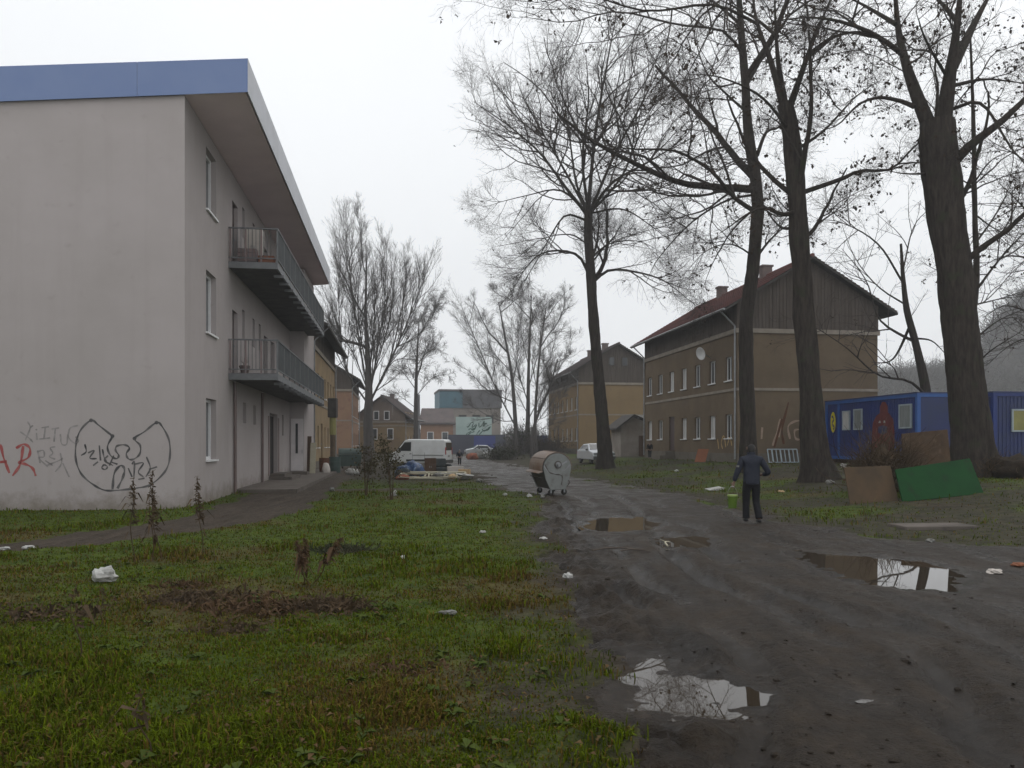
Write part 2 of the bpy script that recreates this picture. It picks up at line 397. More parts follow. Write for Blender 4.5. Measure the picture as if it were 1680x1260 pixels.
def gpt(px, py):
    d = CAMZ * F / (py - HY); return ((px - CX) / F * d, d)
PUDDLES = [  # outlines on the ground, water level, name
    [gpt(*p) for p in ((1308, 905), (1360, 907), (1450, 914), (1520, 921), (1572, 933), (1578, 950), (1570, 967), (1500, 966), (1440, 957), (1390, 945), (1345, 928))],
    [gpt(*p) for p in ((1036, 1086), (1062, 1074), (1086, 1072), (1104, 1104), (1130, 1106), (1190, 1112), (1250, 1126), (1256, 1140), (1228, 1158), (1180, 1172), (1110, 1168), (1050, 1158), (1034, 1130))],
    [gpt(*p) for p in ((958, 862), (972, 851), (1010, 847), (1060, 850), (1084, 859), (1060, 869), (1010, 871), (970, 870))],
    [gpt(*p) for p in ((1078, 884), (1110, 878), (1160, 881), (1172, 888), (1150, 897), (1100, 898))],
    [gpt(*p) for p in ((1404, 1146), (1417, 1143), (1432, 1144), (1426, 1149), (1410, 1149))],
]
def poly_sdf(x, y, P):
    "signed distance, negative inside"
    d = np.full(np.shape(x), 1e9); ins = np.zeros(np.shape(x), bool); n = len(P)
    for i in range(n):
        ax, ay = P[i]; bx, by = P[(i + 1) % n]
        ex, ey = bx - ax, by - ay
        t = np.clip(((x - ax) * ex + (y - ay) * ey) / (ex * ex + ey * ey), 0, 1)
        d = np.minimum(d, np.hypot(x - ax - ex * t, y - ay - ey * t))
        c = ((ay > y) != (by > y)) & (x < (bx - ax) * (y - ay) / (by - ay + 1e-12) + ax)
        ins ^= c
    return np.where(ins, -d, d)

def bank(x, y):
    return .58 * sstep(1, 11, x - road_r(y)) * sstep(10, 26, y)

def road_mask(x, y):
    e = .28 + .012 * y
    n = (fbm(x, y, 1.1, 4, 5) - .5) * (1.1 + .03 * y)
    return sstep(-e, e, x - road_l(y) + n) * sstep(-e, e, road_r(y) - x + n * 1.3)

def path_mask(x, y):
    n = (fbm(x, y, .9, 3, 9) - .5) * .9
    m = sstep(-.25, .25, x - np.interp(y, PATH_L[:, 0], PATH_L[:, 1]) + n) * sstep(-.25, .25, np.interp(y, PATH_R[:, 0], PATH_R[:, 1]) - x + n) * (y > 10.8)
    # worn strip that crosses the grass in front of the rubbish heap
    s = sstep(.75, .45, np.abs(y - (30.2 + .12 * (x + 3))) + n * .5) * (x > -7.2) * (x < .6)
    return np.maximum(m, s)

def height(x, y, fine=True):
    x = np.asarray(x, float); y = np.asarray(y, float)
    h = bank(x, y)
    rm = road_mask(x, y)
    lat = x - road_l(y)
    lump = (fbm(x, y, .8, 4, 21) - .5) * .09
    h = h + lump * (1 - .55 * rm)
    if fine:
        h = h + (1 - rm) * (fbm(x, y, 4.0, 3, 31) - .5) * .05
        near = sstep(34, 16, y)
        # tyre ruts that follow the track, broken up by noise
        wob = (fbm(x * .6, y * .6, .5, 3, 41) - .5) * .9
        for off, dep, wd in ((.30, .13, .15), (.85, .085, .15), (1.65, .12, .15), (2.25, .085, .17), (3.3, .075, .18), (4.2, .07, .2), (5.6, .06, .22)):
            sl_ = off + .05 * (y - 6) * (off / 2.0)
            g = np.exp(-((lat - sl_ + wob) / wd) ** 2); sh = np.exp(-((np.abs(lat - sl_ + wob) - wd * 1.9) / (wd * .7)) ** 2)
            br = sstep(.3, .55, fbm(x, y, .55, 2, 51 + int(off * 10)))
            h = h - rm * near * br * (dep * g - .4 * dep * sh) * np.exp(-off * .12)
        cl = fbm(x, y, 7.5, 4, 61)
        h = h + rm * near * ((cl - .5) * .035 + np.abs(fbm(x, y, 3.0, 3, 71) - .5) * .035)
        eb = np.exp(-((lat - .15) / .5) ** 2) * near
        h = h + eb * (fbm(x, y, 6.0, 5, 81) - .45) * .26
        h = h + rm * near * (np.abs(fbm(x, y, 11, 3, 131) - .5) * .035 + (fbm(x * 2.4, y * .5, 4.0, 4, 141) - .5) * .030)           # churned mud along the grass edge
    for i, P in enumerate(PUDDLES):
        sd = poly_sdf(x, y, P) + (fbm(x, y, 5.5, 5, 91 + i) - .5) * (.34 if i < 4 else .12)
        wgt = sstep(.55, -.05, sd)
        bed = -.016 - .042 * sstep(.02, -.35, sd) + np.clip(sd, 0, 1) * .10
        if fine: bed = bed + (fbm(x, y, 8, 5, 101) - .5) * .052
        h = h * (1 - wgt) + bed * wgt
    # level under the flats and the kerb
    return h

def G(x, y): return float(height(np.array([x]), np.array([y]), fine=False)[0])

def axis_steps(a, b, f):
    v = [a]
    while v[-1] < b: v.append(v[-1] + f(v[-1]))
    return np.array(v)
ys = axis_steps(1.0, 900, lambda y: max(.045, .0085 * y) if y < 40 else .035 * y)
xr_ = axis_steps(-.5, 900, lambda x: .05 if x < 7.5 else (.1 if x < 14 else .09 * x))
xl_ = axis_steps(.5, 900, lambda x: .09 if x < 9 else (.2 if x < 14 else .09 * x))
xs = np.concatenate([-xl_[::-1], xr_[1:]]) if xr_[0] < 0 else xr_
xs = np.concatenate([-xl_[::-1], xr_[xr_ > -.46]])
GX, GY = np.meshgrid(xs, ys)
GZ = height(GX, GY)
nx = len(xs)
idx = (np.arange(len(ys) - 1)[:, None] * nx + np.arange(nx - 1)[None, :]).ravel()
quads = np.stack([idx, idx + 1, idx + nx + 1, idx + nx], 1)
VV = np.stack([GX.ravel(), GY.ravel(), GZ.ravel()], 1)
fx = VV[quads].mean(1)
rmask = road_mask(fx[:, 0], fx[:, 1]) > .5
pmask = (path_mask(fx[:, 0], fx[:, 1]) > .5) & ~rmask

def bare_of(x, y):
    "0 = turf, 1 = bare trampled earth"
    b = sstep(1.35, -.3, road_l(y) - x + (fbm(x, y, 1.5, 3, 7) - .5) * 2.2) * (x < road_l(y) + 2)
    b = np.maximum(b, sstep(33, 39, y + (fbm(x, y, .4, 3, 8) - .5) * 6) * sstep(3, -3, x - 3) * .95)
    b = np.maximum(b, sstep(.38, .56, fbm(x, y, .45, 4, 12)) * (x > road_r(y)) * .85)
    b = np.maximum(b, sstep(2.2, .3, x - road_r(y) + (fbm(x, y, 1.2, 3, 13) - .5) * 2) * (x > road_r(y)) * .9)
    return np.clip(b, 0, 1)

def dead_of(x, y):
    "patches of dead, ochre grass"
    d = sstep(.56, .76, fbm(x, y, .55, 4, 15)) * .7
    for cx, cy, r_ in ((-3.2, 8.6, 1.6), (-1.2, 6.4, .9), (-6.5, 9.2, 1.6), (-4.6, 12.2, 1.2), (-.6, 5.6, .8), (-5.5, 7.6, 1.1)):
        d = np.maximum(d, sstep(1.1, .2, np.hypot(x - cx, (y - cy) * .8) / r_ + (fbm(x, y, 1.5, 3, 16) - .5) * 1.6) * .62)
    return d

def sub_obj(name, sel, m):
    q = quads[sel]; u, inv = np.unique(q, return_inverse=True)
    o = np_obj(name, VV[u], inv.reshape(q.shape), m, kind='structure', smooth=True)
    return o, VV[u]

def ground_mat():
    k = NodeMat('turf'); b = k.b; b.inputs['Roughness'].default_value = .95; b.inputs['Specular IOR Level'].default_value = .2
    tcn = k.n('ShaderNodeTexCoord')
    n1 = k.n('ShaderNodeTexNoise'); n1.inputs['Scale'].default_value = 3.0; n1.inputs['Detail'].default_value = 10; n1.inputs['Roughness'].default_value = .7
    k.l(tcn.outputs['Object'], n1.inputs['Vector'])
    m1 = k.n('ShaderNodeMapRange'); m1.inputs[1].default_value = .38; m1.inputs[2].default_value = .62; k.l(n1.outputs['Fac'], m1.inputs[0])
    turf = k.n('ShaderNodeMix', data_type='RGBA'); turf.inputs[6].default_value = rgba((.022, .036, .002)); turf.inputs[7].default_value = rgba((.058, .086, .004))
    k.l(m1.outputs[0], turf.inputs[0])
    dead = k.n('ShaderNodeMix', data_type='RGBA'); dead.inputs[6].default_value = rgba((.050, .034, .014)); dead.inputs[7].default_value = rgba((.088, .060, .024))
    k.l(m1.outputs[0], dead.inputs[0])
    soil = k.n('ShaderNodeMix', data_type='RGBA'); soil.inputs[6].default_value = rgba((.017, .0125, .0085)); soil.inputs[7].default_value = rgba((.050, .039, .028))
    k.l(m1.outputs[0], soil.inputs[0])
    a = k.n('ShaderNodeAttribute', attribute_name='zone'); sp = k.n('ShaderNodeSeparateColor'); k.l(a.outputs['Color'], sp.inputs[0])
    x1 = k.n('ShaderNodeMix', data_type='RGBA'); k.l(sp.outputs[1], x1.inputs[0]); k.l(turf.outputs[2], x1.inputs[6]); k.l(dead.outputs[2], x1.inputs[7])
    x2 = k.n('ShaderNodeMix', data_type='RGBA'); k.l(sp.outputs[0], x2.inputs[0]); k.l(x1.outputs[2], x2.inputs[6]); k.l(soil.outputs[2], x2.inputs[7])
    k.l(x2.outputs[2], b.inputs['Base Color'])
    nb = k.n('ShaderNodeTexNoise'); nb.inputs['Scale'].default_value = 22; nb.inputs['Detail'].default_value = 8; k.l(tcn.outputs['Object'], nb.inputs['Vector'])
    bp = k.n('ShaderNodeBump'); bp.inputs['Strength'].default_value = .9; bp.inputs['Distance'].default_value = .04
    k.l(nb.outputs['Fac'], bp.inputs['Height']); k.l(bp.outputs[0], b.inputs['Normal'])
    return k.m

def mud_mat(name, c, wetness, wetattr=False):
    k = NodeMat(name); b = k.b
    tcn = k.n('ShaderNodeTexCoord')
    n1 = k.n('ShaderNodeTexNoise'); n1.inputs['Scale'].default_value = 1.1; n1.inputs['Detail'].default_value = 12; n1.inputs['Roughness'].default_value = .68; n1.inputs['Distortion'].default_value = .4
    n2 = k.n('ShaderNodeTexNoise'); n2.inputs['Scale'].default_value = 14; n2.inputs['Detail'].default_value = 9; n2.inputs['Roughness'].default_value = .7
    for n_ in (n1, n2): k.l(tcn.outputs['Object'], n_.inputs['Vector'])
    mps = k.n('ShaderNodeMapping'); mps.inputs['Scale'].default_value = (3.2, .35, 1); mps.inputs['Rotation'].default_value = (0, 0, R(-14)); k.l(tcn.outputs['Object'], mps.inputs[0])
    n4 = k.n('ShaderNodeTexNoise'); n4.inputs['Scale'].default_value = 1.4; n4.inputs['Detail'].default_value = 9; n4.inputs['Roughness'].default_value = .7; k.l(mps.outputs[0], n4.inputs['Vector'])
    m1 = k.n('ShaderNodeMapRange'); m1.inputs[1].default_value = .36; m1.inputs[2].default_value = .64; k.l(n1.outputs['Fac'], m1.inputs[0])
    m2 = k.n('ShaderNodeMapRange'); m2.inputs[1].default_value = .34; m2.inputs[2].default_value = .7; k.l(n2.outputs['Fac'], m2.inputs[0])
    a = k.n('ShaderNodeMix', data_type='RGBA'); a.inputs[6].default_value = rgba(c[0]); a.inputs[7].default_value = rgba(c[1]); k.l(m1.outputs[0], a.inputs[0])
    e = k.n('ShaderNodeMix', data_type='RGBA', blend_type='MULTIPLY'); e.inputs[0].default_value = .75
    r_ = k.n('ShaderNodeValToRGB'); r_.color_ramp.elements[0].color = (.45, .42, .4, 1); r_.color_ramp.elements[1].color = (1.25, 1.25, 1.25, 1)
    k.l(m2.outputs[0], r_.inputs[0]); k.l(a.outputs[2], e.inputs[6]); k.l(r_.outputs[0], e.inputs[7]); 
    st_ = k.n('ShaderNodeMix', data_type='RGBA', blend_type='MULTIPLY'); st_.inputs[0].default_value = .8
    r4 = k.n('ShaderNodeValToRGB'); r4.color_ramp.elements[0].position = .36; r4.color_ramp.elements[1].position = .66; r4.color_ramp.elements[0].color = (.55, .52, .5, 1); r4.color_ramp.elements[1].color = (1.35, 1.35, 1.35, 1)
    k.l(n4.outputs['Fac'], r4.inputs[0]); k.l(e.outputs[2], st_.inputs[6]); k.l(r4.outputs[0], st_.inputs[7]); e = st_; k.l(e.outputs[2], b.inputs['Base Color'])
    rr = k.n('ShaderNodeMapRange'); rr.inputs[3].default_value = wetness[0]; rr.inputs[4].default_value = wetness[1]; k.l(m1.outputs[0], rr.inputs[0]); k.l(rr.outputs[0], b.inputs['Roughness'])
    b.inputs['Specular IOR Level'].default_value = wetness[2]
    ad = k.n('ShaderNodeMath', operation='ADD'); k.l(n2.outputs['Fac'], ad.inputs[0])
    n3 = k.n('ShaderNodeTexNoise'); n3.inputs['Scale'].default_value = 55; n3.inputs['Detail'].default_value = 5; k.l(tcn.outputs['Object'], n3.inputs['Vector'])
    sc_ = k.n('ShaderNodeMath', operation='MULTIPLY'); sc_.inputs[1].default_value = .45; k.l(n3.outputs['Fac'], sc_.inputs[0]); k.l(sc_.outputs[0], ad.inputs[1])
    bp = k.n('ShaderNodeBump'); bp.inputs['Strength'].default_value = 1.0; bp.inputs['Distance'].default_value = .075
    k.l(ad.outputs[0], bp.inputs['Height']); k.l(bp.outputs[0], b.inputs['Normal'])
    if wetattr:
        sw_ = k.n('ShaderNodeMapRange'); sw_.inputs[3].default_value = 1.0; sw_.inputs[4].default_value = .5; aw = k.n('ShaderNodeAttribute', attribute_name='wet'); k.l(aw.outputs['Fac'], sw_.inputs[0]); k.l(sw_.outputs[0], bp.inputs['Strength'])
        # hollows hold water: darker and shinier
        at_ = k.n('ShaderNodeAttribute', attribute_name='wet'); f_ = at_.outputs['Fac']
        dk = k.n('ShaderNodeMix', data_type='RGBA', blend_type='MULTIPLY'); dk.inputs[7].default_value = (.5, .48, .46, 1)
        k.l(f_, dk.inputs[0]); k.l(e.outputs[2], dk.inputs[6]); k.l(dk.outputs[2], b.inputs['Base Color'])
        rw = k.n('ShaderNodeMix', data_type='FLOAT'); rw.inputs[3].default_value = .17; k.l(f_, rw.inputs[0]); k.l(rr.outputs[0], rw.inputs[2]); k.l(rw.outputs[0], b.inputs['Roughness'])
    return k.m

MUD = mud_mat('mud', ((.021, .0145, .0085), (.054, .040, .027)), (.32, .68, .15), True)
PATHM = mud_mat('path_earth', ((.064, .050, .038), (.096, .077, .060)), (.75, .95, .15))
gr, gv = sub_obj('ground', ~rmask & ~pmask, ground_mat())
ca = gr.data.color_attributes.new('zone', 'FLOAT_COLOR', 'POINT')
zc = np.ones((len(gv), 4), np.float32); zc[:, 0] = bare_of(gv[:, 0], gv[:, 1]); zc[:, 1] = dead_of(gv[:, 0], gv[:, 1]); zc[:, 2] = 0
ca.data.foreach_set('color', zc.ravel())
gr['label'] = 'rough turf and trampled earth around the muddy track'
rd, rv = sub_obj('muddy_road', rmask, MUD)
wt = rd.data.color_attributes.new('wet', 'FLOAT_COLOR', 'POINT')
wv_ = sstep(.02, -.045, rv[:, 2] - bank(rv[:, 0], rv[:, 1]) - (fbm(rv[:, 0], rv[:, 1], .8, 4, 21) - .5) * .04 + (fbm(rv[:, 0], rv[:, 1], 1.7, 3, 22) - .5) * .05)
for P in PUDDLES: wv_ = np.maximum(wv_, sstep(.45, .0, poly_sdf(rv[:, 0], rv[:, 1], P) + (fbm(rv[:, 0], rv[:, 1], 3, 3, 23) - .5) * .4))
wt.data.foreach_set('color', np.repeat(wv_.astype(np.float32)[:, None], 4, 1).ravel())
rd['label'] = 'rutted muddy dirt road with puddles'
pa, _ = sub_obj('path', pmask, PATHM); pa['label'] = 'worn earth footpath beside the block of flats'

# water in the hollows
def water_mat():
    k = NodeMat('puddle_water'); b = k.b
    b.inputs['Base Color'].default_value = (.032, .024, .016, 1); b.inputs['Roughness'].default_value = .015; b.inputs['IOR'].default_value = 1.38
    tcn = k.n('ShaderNodeTexCoord'); n_ = k.n('ShaderNodeTexNoise'); n_.inputs['Scale'].default_value = 2.5; n_.inputs['Detail'].default_value = 2; k.l(tcn.outputs['Object'], n_.inputs['Vector'])
    bp = k.n('ShaderNodeBump'); bp.inputs['Strength'].default_value = .02; bp.inputs['Distance'].default_value = .01; k.l(n_.outputs['Fac'], bp.inputs['Height']); k.l(bp.outputs[0], b.inputs['Normal'])
    return k.m
WATER = water_mat()
PUD_LAB = ['wide puddle on the right of the track mirroring the house and sky', 'puddle in the near wheel rut mirroring bare twigs', 'brown puddle farther up the track near the rubbish container', 'small shallow puddle behind the near rut puddle', 'tiny puddle on the near right of the mud']
for P, lb in zip(PUDDLES, PUD_LAB):
    c = np.mean(P, 0); q = [(c[0] + (x - c[0]) * 1.22, c[1] + (y - c[1]) * 1.22, -.016) for x, y in P]
    o = MB().poly(q).build('puddle_water', WATER, kind='structure'); o['label'] = lb

# ------------------------------------------------------------------ block of flats on the left
ROT = R(8.05); CU, SU = math.cos(ROT), math.sin(ROT)
FC = (-8.6, 21.3)
def wall_pt(px, py):
    "photo pixel -> (a, z) on the gable wall of the flats"
    k_ = (px - CX) / F; a = (k_ * FC[1] - FC[0]) / (CU - SU * k_); d = FC[1] + SU * a
    return a, CAMZ + (HY - py) / F * d
FL = thing('apartment_block', 'pinkish grey three storey block of flats with blue roof edge and long balconies', 'apartment building', (FC[0], FC[1], 0), ROT)
BW, BL, BH = 15.0, 26.0, 10.86
slope = lambda a: BH + .1 * a
LV = [0.12, 4.05, 7.75]
win = [(2.4, 3.75, z, z + 1.82) for z in (1.22, 4.98, 8.58)]
small, doors = [], []
for fl in range(3):
    zf = LV[fl]
    if fl == 0:
        small += [(8.15, 8.75, 2.45, 3.2), (10.25, 10.85, 2.45, 3.2), (18.2, 18.7, 2.1, 3.1)]
        doors += [(14.3, 16.6, .2, 3.05)]
    else:
        small += [(8.0, 8.5, zf + 1.4, zf + 2.5), (10.1, 10.6, zf + 1.4, zf + 2.5), (11.5, 12.0, zf + 1.4, zf + 2.5), (16.4, 16.9, zf + 1.4, zf + 2.5)]
        doors += [(6.2, 7.15, zf + .02, zf + 2.2), (12.8, 13.75, zf + .02, zf + 2.2), (14.8, 15.75, zf + .02, zf + 2.2), (18.4, 19.35, zf + .02, zf + 2.2)]
mb = MB()
mb.wall((0, 0, 0), (0, 1, 0), (1, 0, 0), BL, BH, win + small + doors, rev=.22, z0=-.6)
mb.poly([(-BW, 0, -.6), (0, 0, -.6), (0, 0, BH), (-BW, 0, slope(-BW))])
mb.poly([(0, BL, -.6), (-BW, BL, -.6), (-BW, BL, slope(-BW)), (0, BL, BH)])
mb.poly([(-BW, BL, -.6), (-BW, 0, -.6), (-BW, 0, slope(-BW)), (-BW, BL, slope(-BW))])
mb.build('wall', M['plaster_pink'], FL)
# white bay at the far end
mb = MB().wall((.72, 21.0, 0), (0, 1, 0), (1, 0, 0), 5.0, 10.8, [], z0=-.4)
mb.wall((0.003, 21.0, 0), (1, 0, 0), (0, -1, 0), .717, 10.8, [], z0=-.4)
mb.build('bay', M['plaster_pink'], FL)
mb = MB().box(.06, .69, 20.95, 20.995, .3, 3.0)
dw = mb.build('door', M['door_white'], FL, 'white entrance door with a narrow dark glass strip')
MB().box(.30, .42, 20.935, 20.948, 1.2, 2.75).build('pane', M['glass'], dw)
MB().box(.62, .65, 20.90, 20.948, 1.2, 1.4).build('handle', M['zinc'], dw)
def rwindow(a0, a1, b0, b1, parent, rev=.22, fr=.09, frame='white_pvc', pane='glass', sill=True):
    "window in the +X facing wall"
    x = -rev
    m_ = MB().box(x - .04, x + .06, a0, a0 + fr, b0, b1).box(x - .04, x + .06, a1 - fr, a1, b0, b1).box(x - .04, x + .06, a0 + fr, a1 - fr, b0, b0 + fr).box(x - .04, x + .06, a0 + fr, a1 - fr, b1 - fr, b1)
    m_.box(x - .04, x + .055, (a0 + a1) / 2 - .03, (a0 + a1) / 2 + .03, b0 + fr, b1 - fr)
    o = m_.build('window', M[frame], parent)
    MB().box(x - .03, x, a0 + fr, a1 - fr, b0 + fr, b1 - fr).build('pane', M[pane], o)
    if sill: MB().box(x + .06, .07, a0 - .04, a1 + .04, b0 - .05, b0 + .003).build('sill', M[frame], o)
    return o
for h in win: rwindow(*h, FL)
for h in small: rwindow(*h, FL, fr=.05, frame='door_dark', sill=False)
for h in doors:
    if h[2] < 1:
        a = MB().box(-.215, -.17, h[0], h[0] + .08, h[2], h[3]).box(-.215, -.17, h[1] - .08, h[1], h[2], h[3]).box(-.215, -.17, h[0] + .08, h[1] - .08, h[3] - .1, h[3]).box(-.215, -.17, 15.4, 15.48, h[2], h[3] - .1)
        o = a.build('door', M['door_dark'], FL, 'dark glazed entrance door under the lower balcony')
        MB().box(-.21, -.19, h[0] + .08, 15.4, h[2], h[3] - .1).build('pane', M['glass'], o)
        MB().box(-.21, -.185, 15.48, h[1] - .08, h[2], h[3] - .1).build('leaf', M['interior'], o)
    else:
        o = MB().box(-.215, -.13, h[0], h[1], h[2], h[3]).build('door', M['door_dark'], FL)
        MB().box(-.13, -.06, h[1] - .14, h[1] - .1, h[2] + 1.0, h[2] + 1.05).build('handle', M['zinc'], o)
# roof
mb = MB(); a0, a1, y0, y1 = -BW - .4, 1.6, -.10, 26.2
z_ = lambda a, t: slope(a) + t
mb.prism([(a0, y0, z_(a0, .06)), (a1, y0, z_(a1, .06)), (a1, y0, z_(a1, .84)), (a0, y0, z_(a0, .84))], (0, y1 - y0, 0))
mb.build('roof', M['white_trim'], FL)
MB().prism([(.004, 0, z_(0, .0)), (a1 - .05, 0, z_(a1, .0)), (a1 - .05, 0, z_(a1, .058)), (.004, 0, z_(0, .058))], (0, y1 - .05, 0)).build('soffit', M['soffit'], FL)
seam = [-15.2, -10.1, -5.6, -1.15, 1.62]
for i in range(4):
    p, q = seam[i] + .004, seam[i + 1] - .004
    MB().prism([(p, -.115, z_(p, -.03)), (q, -.115, z_(q, -.03)), (q, -.115, z_(q, .86)), (p, -.115, z_(p, .86))], (0, .012, 0)).build('fascia_panel', M['blue_sheet'], FL)
MB().prism([(a1 + .003, -.10, z_(a1, -.02)), (a1 + .02, -.10, z_(a1, -.02)), (a1 + .02, -.10, z_(a1, .87)), (a1 + .003, -.10, z_(a1, .87))], (0, 26.32, 0)).build('fascia', M['white_trim'], FL)
# balconies
def balcony(zf, name_label):
    by0, by1, bx = 5.6, 22.8, 1.53
    B = MB().box(.004, bx, by0, by1, zf - .20, zf).build('balcony', M['slab'], FL, name_label)
    MB().box(bx + .003, bx + .06, by0, by1, zf - .23, zf - .02).box(.004, bx + .06, by0 - .055, by0 - .003, zf - .23, zf - .02).build('edge_beam', M['rail'], B)
    n = 11
    top, lo = zf + 1.08, zf + .10
    for i in range(n + 1):
        y = by0 + .03 + (by1 - by0 - .06) * i / n
        MB().box(bx + .005, bx + .055, y - .025, y + .025, zf - .018, top).build('post', M['rail'], B)
    for x in (.06, .55, 1.05):
        MB().box(x - .025, x + .025, by0 - .05, by0 - .005, zf - .018, top).build('post', M['rail_rust'], B)
    MB().box(bx - .005, bx + .065, by0 - .06, by1, top, top + .045).box(.01, bx - .005, by0 - .06, by0 + .005, top, top + .045).build('handrail', M['rail'], B)
    MB().box(bx + .01, bx + .05, by0, by1, lo, lo + .035).box(.01, bx - .005, by0 - .05, by0 - .01, lo, lo + .035).build('lower_rail', M['rail'], B)
    bars = MB()
    y = by0 + .12
    while y < by1 - .05:
        bars.box(bx + .018, bx + .04, y - .03, y + .03, lo + .036, top - .002); y += .115
    x = .16
    while x < bx - .08:
        bars.box(x - .008, x + .008, by0 - .04, by0 - .02, lo + .036, top - .002); x += .12
    bars.build('balusters', M['rail_panel'], B, kind='stuff')
    for i in range(13):
        y = by0 + .9 + i * 1.3
        MB().box(1.32, bx + .12, y, y + .07, zf - .33, zf - .235).build('bracket', M['rail'], B)
    return B
b1 = balcony(LV[1], 'lower long balcony with grey railing')
b2 = balcony(LV[2], 'upper long balcony with grey railing')
# downpipes and the brown strip
for y in (6.35, 12.0):
    MB().tube([(.07, y, .0), (.07, y, 3.78)], .05, 8).build('downpipe', M['pipe_brown'], FL)
for a, b_ in ((13.9, 14.25), (16.75, 17.1)):
    MB().box(.004, .03, a, b_, .3, 2.9).build('wall_panel', M['rail_rust'], FL)
# sprayed lines on the gable wall
def stroke(mb, pts, wdt, smooth=True, y=-.005, conv=None):
    P = [conv(*p) for p in pts]
    if smooth and len(P) > 2: P = catmull(P, 6)
    P = [np.array(p) for p in P]
    i0 = len(mb.v)
    for i, p in enumerate(P):
        t = P[min(i + 1, len(P) - 1)] - P[max(i - 1, 0)]; t = t / (np.linalg.norm(t) + 1e-9)
        nn = np.array([-t[1], t[0]]) * wdt * .5 * (1 + .35 * math.sin(i * .9))
        for sgn in (1, -1):
            q = p + nn * sgn; mb.v.append((q[0], y, q[1]))
    for i in range(len(P) - 1):
        k_ = i0 + 2 * i; mb.f.append((k_ + 1, k_ + 3, k_ + 2, k_))
gz = lambda x, y: wall_pt(x / 4.847, 640 + y / 4.847)
mb = MB()
stroke(mb, [(895, 365), (780, 275), (725, 240), (640, 320), (605, 430), (605, 560), (650, 670), (740, 750), (830, 795), (930, 797), (1080, 780), (1200, 750), (1310, 650), (1350, 540), (1345, 400), (1290, 290), (1245, 258), (1150, 330), (1070, 385), (1115, 440), (1110, 510), (1060, 550), (1020, 545), (1005, 505), (1030, 460), (990, 435), (930, 445), (920, 480), (945, 520), (925, 545), (880, 520), (855, 450), (895, 368)], .042, conv=gz)
stroke(mb, [(895, 790), (910, 660), (960, 600), (990, 630), (975, 700), (935, 782)], .05, conv=gz)
for c in ((725, 240), (895, 365), (1070, 385), (1245, 258)):
    a, z = gz(*c); mb.poly([(a + .05 * math.cos(t), -.0062, z + .05 * math.sin(t)) for t in np.linspace(0, 2 * math.pi, 9)[:-1]])
mb.build('graffiti', M['spray_black'], FL, 'black sprayed winged emblem outline')
mb = MB()
for s_ in ([(-70, 680), (-5, 440), (30, 540), (75, 660)], [(-40, 575), (55, 568)], [(128, 462), (190, 430), (238, 465), (225, 535), (150, 578), (200, 588), (258, 620), (285, 682)], [(185, 445), (160, 590), (100, 682)]):
    stroke(mb, s_, .055, conv=gz)
mb.build('graffiti', M['spray_red'], FL, 'red sprayed letters AR')
mb = MB()
GR = [[(220, 250), (240, 300), (200, 400)], [(160, 330), (230, 380), (262, 415)], [(240, 300), (262, 280)], [(290, 340), (295, 395)], [(285, 310), (295, 318)], [(330, 300), (390, 290)], [(360, 296), (350, 385)], [(410, 310), (470, 300)], [(440, 305), (430, 410)],
      [(480, 350), (490, 425), (530, 430), (540, 350)], [(620, 280), (560, 300), (545, 370), (590, 420), (625, 400), (600, 370)], [(310, 390), (400, 380)],
      [(300, 480), (320, 580)], [(295, 490), (345, 480), (350, 530), (310, 540), (380, 610)], [(440, 450), (400, 460), (420, 500), (395, 530), (440, 550)], [(480, 500), (490, 580), (440, 650)], [(370, 600), (470, 560), (500, 540)], [(500, 580), (550, 690)], [(360, 560), (420, 600)]]
for s_ in GR: stroke(mb, s_, .032, conv=gz)
mb.build('graffiti', M['spray_grey'], FL, 'faint grey scribbled tags beside the emblem')
mb = MB()
GR = [[(675, 430), (685, 490), (645, 520)], [(700, 500), (750, 480), (715, 540), (770, 545)], [(790, 440), (800, 560)], [(740, 600), (780, 570)], [(815, 470), (830, 540), (850, 570)], [(860, 520), (830, 560), (900, 600)], [(830, 590), (810, 615), (835, 632), (855, 610), (830, 592)], [(880, 570), (935, 590)], [(905, 520), (870, 600)],
      [(1020, 620), (1050, 690)], [(1050, 590), (1070, 570), (1065, 690)], [(1065, 590), (1140, 580), (1100, 650), (1140, 690)], [(1165, 530), (1195, 620), (1160, 690)], [(1185, 630), (1250, 610)], [(1100, 710), (1150, 700)]]
for s_ in GR: stroke(mb, s_, .034, conv=gz)
mb.build('graffiti', M['spray_black'], FL, 'dark scribbled tags inside the emblem')
# raised pavement along the facade and steps
PV = bpy.data.objects.new('pavement', MB().box(.01, 2.1, 6.5, 30, -.4, .13).mesh('pavement')); finish(PV, 'pavement', M['concrete'], kind='structure'); PV.location = (FC[0], FC[1], 0); PV.rotation_euler.z = ROT; PV['label'] = 'low concrete pavement along the flats'
def local(a, y, z=0):
    "local point of the flats -> world"
    return (FC[0] + CU * a - SU * y, FC[1] + SU * a + CU * y, z)
st = MB().box(.02, 1.0, 14.0, 17.0, .131, .26).box(.02, .65, 14.2, 16.8, .261, .38).build('doorstep', M['concrete'], FL)
st = MB().box(.06, 1.0, 19.9, 20.93, .131, .27).build('doorstep', M['concrete'], FL)
